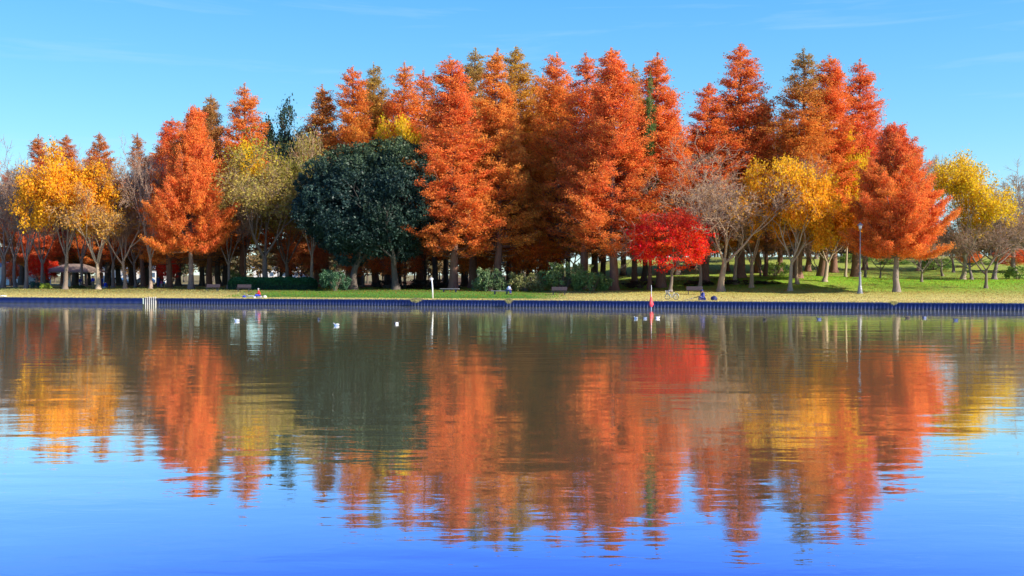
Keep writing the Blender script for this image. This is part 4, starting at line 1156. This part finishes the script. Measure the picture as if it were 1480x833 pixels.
# red angler
p = at(375, 0.9); p = p - Vector((0, 0, 0.03))
stool(p, M_grey, 'grey tackle box that the angler in red sits on')
person(p + Vector((0, 0, -0.02)), math.pi + 0.15, LOW, 'seated angler in a red jacket with blue trousers facing left', M_red, M_blue, hair=simple('grey_hair', (0.45, 0.43, 0.42), 0.7))
def rod(px0, d0, z0, px1, y1, label, col):
    a = at(px0, d0); a.z = BANK + z0
    Yb = CAMH * F / (y1 - YH) ; b = Vector(((px1 - 740) / F * Yb, Yb, 0.05))
    e = empty('fishing_rod', a); tag(e, label, 'fishing rod', 'fishing rods')
    q = b - a; MB().tube([(0, 0, 0), q * 0.4 + Vector((0, 0, 0.05)), q], [0.028, 0.02, 0.010], 6).build('blank', col, e, True)
    MB().tube([-q.normalized() * 0.25, q.normalized() * 0.5], [0.036, 0.034], 8).build('grip', M_black, e, True)
rod(362, 0.3, 0.52, 305, 438.6, 'long pale fishing rod of the angler in red', simple('pale_rod', (0.55, 0.42, 0.25), 0.4))
rod(1008, 0.2, 0.45, 957, 444.5, 'thin grey fishing rod of the angler in navy', simple('grey_rod', (0.35, 0.33, 0.36), 0.4))
def backpack(p, m, label, s=1.0):
    e = empty('backpack', p, wa, (s, s, s)); tag(e, label, 'bag')
    MB().ball((0, 0, 0.24), 0.28, 16, 10, (1.1, 0.75, 0.9)).build('body', m, e, True)
    MB().ball((0, -0.17, 0.17), 0.16, 12, 8, (1.1, 0.6, 0.8)).build('pocket', m, e, True)
    MB().tube([(-0.08, 0, 0.47), (0, 0, 0.53), (0.08, 0, 0.47)], 0.014, 6).build('handle', M_black, e)
backpack(at(382.5, 1.0, -0.02), simple('pale_canvas', (0.55, 0.53, 0.48), 0.85), 'pale canvas bag right behind the angler in red', 0.8)
backpack(at(1032, 1.3, -0.02), simple('navy_nylon', (0.015, 0.02, 0.10), 0.6), 'dark navy backpack on the grass beside the angler in navy', 1.12)
backpack(at(353, 0.8, -0.02), M_blue, 'small blue bag on the edge left of the angler in red', 0.75)
# angler's gear
def rest(px, d, h, label):
    e = empty('rod_rest', at(px, d, -0.05)); tag(e, label, 'rod rest', 'rod rests')
    MB().tube([(0, 0, 0), (0, 0, h)], 0.014, 6).build('pole', M_steel, e); MB().tube([(-0.07, 0, h + 0.08), (0, 0, h), (0.07, 0, h + 0.08)], 0.014, 6).build('fork', M_steel, e)
rest(354, 0.4, 0.62, 'thin metal rod rest beside the small blue bag')
rest(357.5, 0.5, 0.45, 'shorter metal rod rest left of the angler in red')
e = empty('bait_tray', at(363, 0.6), wa); tag(e, 'low white bait tray on legs before the angler in red', 'tray')
MB().box((0, 0, 0.28), (0.7, 0.35, 0.05)).box((0, -0.16, 0.32), (0.7, 0.02, 0.05)).build('tray', M_white, e)
for x in (-0.28, 0.28): MB().tube([(x, 0, 0), (x, 0, 0.26)], 0.015, 6).build('leg', M_steel, e)
MB().lathe([(0.12, 0), (0.15, 0.24), (0.13, 0.24)], n=14).build('bucket', M_white).location = at(367.5, 0.3); tag(bpy.data.objects['bucket'], 'small white bait bucket at the knees of the angler in red', 'bucket')

p = at(1017, 0.9) - Vector((0, 0, 0.03))
stool(p, M_navy, 'navy tackle box that the angler in a dark cap sits on')
person(p - Vector((0, 0, 0.02)), math.pi + 0.25, dict(LOW), 'seated angler in navy jacket and dark cap facing left', simple('navy_jacket', (0.07, 0.08, 0.28), 0.85, scale=9, var=0.5), M_navy, hat=M_navy)
person(at(733, 12.5, -0.02), -0.5, HUNCH, 'person hunched forward on the flat bench in a pale shirt', M_pale, M_navy)
# people in the left grove
person(at(134.5, 27, -0.03), 2.6, STAND, 'standing man in a bright blue coat beside the pale forked trunk', M_blue, M_khaki, scale=1.04)
person(at(148, 29, -0.03), 0.4, STAND, 'standing person in dark navy right of the man in blue', M_navy, M_navy, scale=0.98)
person(at(116, 29, -0.03), -0.4, STAND, 'standing person in navy under the pavilion roof', M_navy, M_grey, scale=0.95)
person(at(151.5, 24, -0.03), 1.4, LOW, 'crouching child in blue right of the pale forked trunk', M_blue, M_blue, scale=0.85)
stool(at(151.5, 24, -0.02), M_grey, 'small grey box under the crouching child in blue', 0.26, 'storage_box', 'box')
person(at(229, 27, -0.03), 3.0, STAND, 'standing adult in dark blue beside two children', M_navy, M_navy)
person(at(233.3, 27, -0.03), 2.7, STAND, 'small child in a pink jacket', M_pink, M_grey, scale=0.66)
person(at(238, 27, -0.03), 3.4, STAND, 'small child in a light blue jacket', M_sky, M_khaki, scale=0.66)

# ------------------------------------------------------------------ ducks
def duck_mat(name, side, dark):
    m, nt, out = newmat(name); tc = N(nt, 'ShaderNodeTexCoord'); sp = N(nt, 'ShaderNodeSeparateXYZ'); L(nt, tc.outputs['Object'], sp.inputs[0])
    n = noise(nt, tc.outputs['Object'], 14, 3)
    x = math_(nt, 'MULTIPLY_ADD', n, 0.06, math_(nt, 'ABSOLUTE', math_(nt, 'SUBTRACT', sp.outputs[0], 0.0)))
    f = math_(nt, 'GREATER_THAN', x, 0.17)
    top = math_(nt, 'GREATER_THAN', math_(nt, 'MULTIPLY_ADD', n, 0.05, sp.outputs[2]), 0.155)
    f = math_(nt, 'MAXIMUM', f, math_(nt, 'MULTIPLY', top, 0.8))
    c = mixc(nt, side, dark, f); pr = N(nt, 'ShaderNodeBsdfPrincipled'); L(nt, c, pr.inputs['Base Color']); pr.inputs['Roughness'].default_value = 0.7
    L(nt, pr.outputs[0], out.inputs[0]); return m
DM = {'white': duck_mat('duck_white', (0.8, 0.8, 0.78), (0.45, 0.43, 0.40)), 'pied': duck_mat('duck_pied', (0.62, 0.60, 0.56), (0.05, 0.045, 0.04)),
      'brown': duck_mat('duck_brown', (0.16, 0.10, 0.06), (0.07, 0.05, 0.03)), 'blue': duck_mat('duck_dark', (0.20, 0.22, 0.30), (0.03, 0.035, 0.06))}
M_bill = simple('duck_bill', (0.25, 0.2, 0.08), 0.5)
def duck(px, y, k, rz, label, sc=1.0):
    Yd = CAMH * F / (y + 2 - YH)
    e = empty('duck', ((px - 740) / F * Yd, Yd, 0), rz, (sc,) * 3); tag(e, label, 'duck', 'ducks on the water')
    V = [(-0.26, 0, 0.12), (-0.18, 0, 0.08), (-0.05, 0, 0.06), (0.10, 0, 0.07), (0.17, 0, 0.11), (0.20, 0, 0.17), (0.22, 0, 0.21), (0.25, 0, 0.215)]
    b = link('body', skin_mesh('duck_body', V, [(i, i + 1) for i in range(7)], [0.02, 0.07, 0.115, 0.10, 0.055, 0.042, 0.052, 0.03], DM[k], 2, 2), e)
    MB().tube([(0.265, 0, 0.21), (0.30, 0, 0.202), (0.335, 0, 0.197)], [0.018, 0.016, 0.012], 8).build('bill', M_bill, e, True)
    w = MB()
    for s in (-1, 1): w.ball((-0.06, s * 0.085, 0.115), 0.13, 12, 8, (1.15, 0.25, 0.5))
    w.build('wings', DM[k], e, True)
for (px, y, k, rz, lb) in [(342, 462.5, 'white', 3.1, 'bright white duck below the angler in red'), (461, 460.5, 'pied', 2.0, 'small dark duck left of the pale duck with raised head'),
      (486, 469, 'white', 3.0, 'pale duck with raised head below the round evergreen'), (573, 466.5, 'pied', 0.6, 'pied duck below the right evergreen trunk, left of the white post reflection'),
      (919, 459, 'white', 2.2, 'leftmost of the three white ducks beside the marker flag'), (932.5, 459, 'pied', 3.0, 'middle duck of the three beside the marker flag, dark and white'),
      (950.5, 458.5, 'white', 0.3, 'rightmost of the three white ducks, right of the marker flag'), (1105, 461, 'brown', 1.9, 'small brown duck alone below the bare tan tree'),
      (1184, 460, 'blue', 3.1, 'dark bluish duck left of the street lamp reflection'), (1311.5, 458, 'brown', 3.0, 'brown duck, first of the three ducks at the right'),
      (1336.5, 458, 'blue', 0.1, 'dark bluish duck in the middle of the three at the right'), (1381.5, 461.5, 'blue', 3.0, 'blue black duck, last and nearest of the three at the right')]:
    duck(px, y, k, rz, lb, 0.82)

# ------------------------------------------------------------------ buildings and cars on the left
M_wall = simple('white_render', (0.80, 0.80, 0.78), 0.8, var=0.06, scale=1.0)
M_roof = simple('brown_roof', (0.26, 0.19, 0.15), 0.85, scale=3)
M_glass = simple('window_glass', (0.08, 0.13, 0.20), 0.1, var=0.1)
M_groof = simple('grey_roof', (0.30, 0.34, 0.42), 0.7)
def pavilion():
    p = at(107, 40); e = empty('pavilion', p, wa * 0.6); tag(e, 'open park pavilion with brown hipped roof behind the golden tree', 'pavilion')
    W, D, Hh = 7.2, 4.6, 2.45
    r = MB(); a = 0.55
    vs = [(-W / 2 - a, -D / 2 - a, Hh), (W / 2 + a, -D / 2 - a, Hh), (W / 2 + a, D / 2 + a, Hh), (-W / 2 - a, D / 2 + a, Hh), (-W / 2 + 2.0, 0, Hh + 1.25), (W / 2 - 2.0, 0, Hh + 1.25)]
    vs += [(x, y, z - 0.16) for x, y, z in vs[:4]]
    r.add(vs, [(0, 1, 5, 4), (1, 2, 5), (2, 3, 4, 5), (3, 0, 4), (6, 7, 1, 0), (7, 8, 2, 1), (8, 9, 3, 2), (9, 6, 0, 3), (9, 8, 7, 6)])
    r.build('roof', M_roof, e)
    for x in (-W / 2, 0, W / 2):
        for y in (-D / 2, D / 2): MB().box((x, y, Hh / 2 - 0.1), (0.2, 0.2, Hh - 0.2)).build('post', simple('post_wood', (0.22, 0.14, 0.1), 0.8), e)
    MB().box((-W / 2 + 0.95, D / 2, Hh / 2 - 0.1), (1.3, 0.12, Hh - 0.2)).build('panel', M_wall, e)
    MB().box((0.8, 0, 0.45), (2.2, 0.5, 0.07)).box((0.0, 0, 0.2), (0.1, 0.4, 0.42)).box((1.6, 0, 0.2), (0.1, 0.4, 0.42)).build('seat', M_wood, e)
pavilion()
def house(px, d, w, h, D, label, roofm, nwin, rz=0.0, gable=1.4, name='park_building'):
    p = at(px, d); e = empty(name, p, rz); tag(e, label, 'building')
    MB().box((0, 0, h / 2 - 0.2), (w, D, h + 0.4)).build('wall', M_wall, e)
    a = 0.4; r = MB(); vs = [(-w / 2 - a, -D / 2 - a, h), (w / 2 + a, -D / 2 - a, h), (w / 2 + a, D / 2 + a, h), (-w / 2 - a, D / 2 + a, h), (-w / 2 - a, 0, h + gable), (w / 2 + a, 0, h + gable)]
    r.add(vs, [(0, 1, 5, 4), (2, 3, 4, 5), (1, 2, 5), (3, 0, 4), (3, 2, 1, 0)]); r.build('roof', roofm, e)
    for k in range(nwin):
        x = -w / 2 + w * (k + 0.5) / nwin
        f = MB().box((x, -D / 2 - 0.02, h * 0.58), (1.15, 0.08, 1.25)).build('window', M_white, e)
        MB().box((x, -D / 2 - 0.065, h * 0.58), (0.95, 0.03, 1.05)).build('pane', M_glass, f)
    MB().box((w * 0.02, -D / 2 - 0.02, 1.0), (0.95, 0.06, 2.0)).build('door', simple('door_paint', (0.25, 0.3, 0.4), 0.5), e)
house(30, 62, 8.5, 3.4, 6, 'white low building behind the trees at the left edge', M_groof, 3, -0.1, 1.2)
house(425, 150, 20, 3.6, 8, 'far pale building glimpsed behind the clipped hedge', M_groof, 6, 0, 1.2)
house(196, 120, 14, 3.2, 7, 'far white building glimpsed between the trunks left of the big orange tree', M_groof, 5, 0, 1.0)

def car(px, d, rz, col, label):
    p = at(px, d); e = empty('parked_car', p, rz); tag(e, label, 'car', 'cars parked behind the trees')
    prof = [(-2.1, 0.35), (-2.1, 0.85), (-1.9, 1.0), (-1.35, 1.42), (0.35, 1.45), (1.0, 1.0), (1.95, 0.85), (2.1, 0.6), (2.1, 0.35)]
    def ext(pr, hw, mat, name, par, inset=0.0):
        m = MB(); n = len(pr); vs = [(x, -hw, z) for x, z in pr] + [(x, hw, z) for x, z in pr]
        m.add(vs, [tuple(range(n)), tuple(range(2 * n - 1, n - 1, -1))] + [(i, i + n, (i + 1) % n + n, (i + 1) % n) for i in range(n)])
        return m.build(name, mat, par, bevel=0.04 if name == 'body' else 0)
    ext(prof, 0.82, simple('car_paint', col, 0.25), 'body', e)
    ext([(-1.5, 1.03), (-1.2, 1.34), (0.28, 1.36), (0.75, 1.03)], 0.835, M_glass, 'side_window', e)
    for x in (-1.3, 1.3):
        for y in (-0.78, 0.78):
            w = MB().tube([(x, y - 0.1, 0.32), (x, y + 0.1, 0.32)], 0.32, 18).build('wheel', M_black, e); MB().tube([(x, y - 0.115, 0.32), (x, y + 0.115, 0.32)], 0.19, 14).build('rim', M_steel, w)
    for y in (-0.6, 0.6): MB().box((2.1, y, 0.7), (0.04, 0.3, 0.12)).build('headlight', M_white, e)
car(171, 72, 0.1, (0.8, 0.8, 0.8), 'white car parked behind the trees right of the pale forked trunk')
car(207, 74, 3.2, (0.5, 0.55, 0.6), 'silver car parked behind the bare trees left of the three standing people')
# white litter on the wall at the left edge
o = MB().ball((0, 0, 0.10), 0.28, 12, 8, (1.5, 0.8, 0.42)).ball((0.3, 0.05, 0.08), 0.16, 10, 6, (1.3, 0.8, 0.5)).build('plastic_bag', M_white, None, True)
o.location = at(4, 0.8); tag(o, 'crumpled white bag lying on the bank at the left edge', 'bag')

# ------------------------------------------------------------------ sky, sun, camera
SUN_EL, SUN_AZ = R(29), None
sun_dir = Vector((0.90, -0.46, 0)).normalized()          # horizontal direction towards the sun
sd = Vector((sun_dir.x * math.cos(SUN_EL), sun_dir.y * math.cos(SUN_EL), math.sin(SUN_EL)))
sl = bpy.data.lights.new('sun', 'SUN'); so = bpy.data.objects.new('sun', sl); COL.objects.link(so)
sl.energy = 4.8; sl.angle = R(0.53); sl.color = (1.0, 0.93, 0.82)
so.rotation_euler = sd.to_track_quat('Z', 'Y').to_euler(); so.location = (60, 0, 60)

w = bpy.data.worlds.new('World'); scene.world = w; w.use_nodes = True
nt = w.node_tree; nt.nodes.clear()
sky = nt.nodes.new('ShaderNodeTexSky'); sky.sky_type = 'NISHITA'; sky.sun_disc = False
sky.sun_elevation = SUN_EL; sky.sun_rotation = math.atan2(sun_dir.x, sun_dir.y)
sky.air_density = 1.0; sky.dust_density = 0.05; sky.ozone_density = 1.6; sky.altitude = 0
hs = nt.nodes.new('ShaderNodeHueSaturation'); hs.inputs['Saturation'].default_value = 1.35
nt.links.new(sky.outputs[0], hs.inputs['Color'])
bg = nt.nodes.new('ShaderNodeBackground'); bg.inputs['Strength'].default_value = 0.15
out = nt.nodes.new('ShaderNodeOutputWorld')
tcw = nt.nodes.new('ShaderNodeTexCoord'); spw = nt.nodes.new('ShaderNodeSeparateXYZ'); nt.links.new(tcw.outputs['Generated'], spw.inputs[0])
grad = ramp(nt, spw.outputs[2], [(0.0, (1.35, 3.05, 3.9)), (0.13, (0.80, 2.4, 3.75)), (0.262, (0.46, 1.85, 3.7)), (0.36, (0.10, 0.78, 3.5)), (0.6, (0.06, 0.5, 2.9)), (1.0, (0.05, 0.35, 1.9))])
# faint high streaks of cirrus
mpw = nt.nodes.new('ShaderNodeMapping'); mpw.inputs['Scale'].default_value = (2.2, 2.2, 26.0); mpw.inputs['Rotation'].default_value = (0.03, 0.05, 0)
nt.links.new(tcw.outputs['Generated'], mpw.inputs[0])
cl = noise(nt, mpw.outputs[0], 1.6, 5, 0.6, 0.5)
clm = math_(nt, 'MULTIPLY', math_(nt, 'SUBTRACT', cl, 0.56, clamp=True), 1.1)
skyc = mixc(nt, hs.outputs[0], grad, 0.72)
skyc = mixc(nt, skyc, (2.6, 3.5, 3.9), clm)
nt.links.new(skyc, bg.inputs[0]); nt.links.new(bg.outputs[0], out.inputs[0])

cam = bpy.data.cameras.new('camera'); co = bpy.data.objects.new('camera', cam); COL.objects.link(co)
cam.sensor_width = 36; cam.lens = 36 * F / 1480.0; cam.clip_end = 6000; cam.clip_start = 0.1
co.location = (0, 0, CAMH); co.rotation_euler = (R(90) - math.atan((416.5 - YH) / F), 0, 0)
scene.camera = co

scene.view_settings.view_transform = 'Standard'; scene.view_settings.look = 'None'
scene.view_settings.exposure = 0.8; scene.view_settings.gamma = 1
scene.render.engine = 'CYCLES'
scene.cycles.max_bounces = 8; scene.cycles.transmission_bounces = 6; scene.cycles.diffuse_bounces = 3; scene.cycles.glossy_bounces = 3
scene.cycles.use_denoising = True; scene.cycles.denoiser = 'OPENIMAGEDENOISE'; scene.cycles.denoising_input_passes = 'RGB_ALBEDO_NORMAL'; scene.cycles.denoising_prefilter = 'ACCURATE'
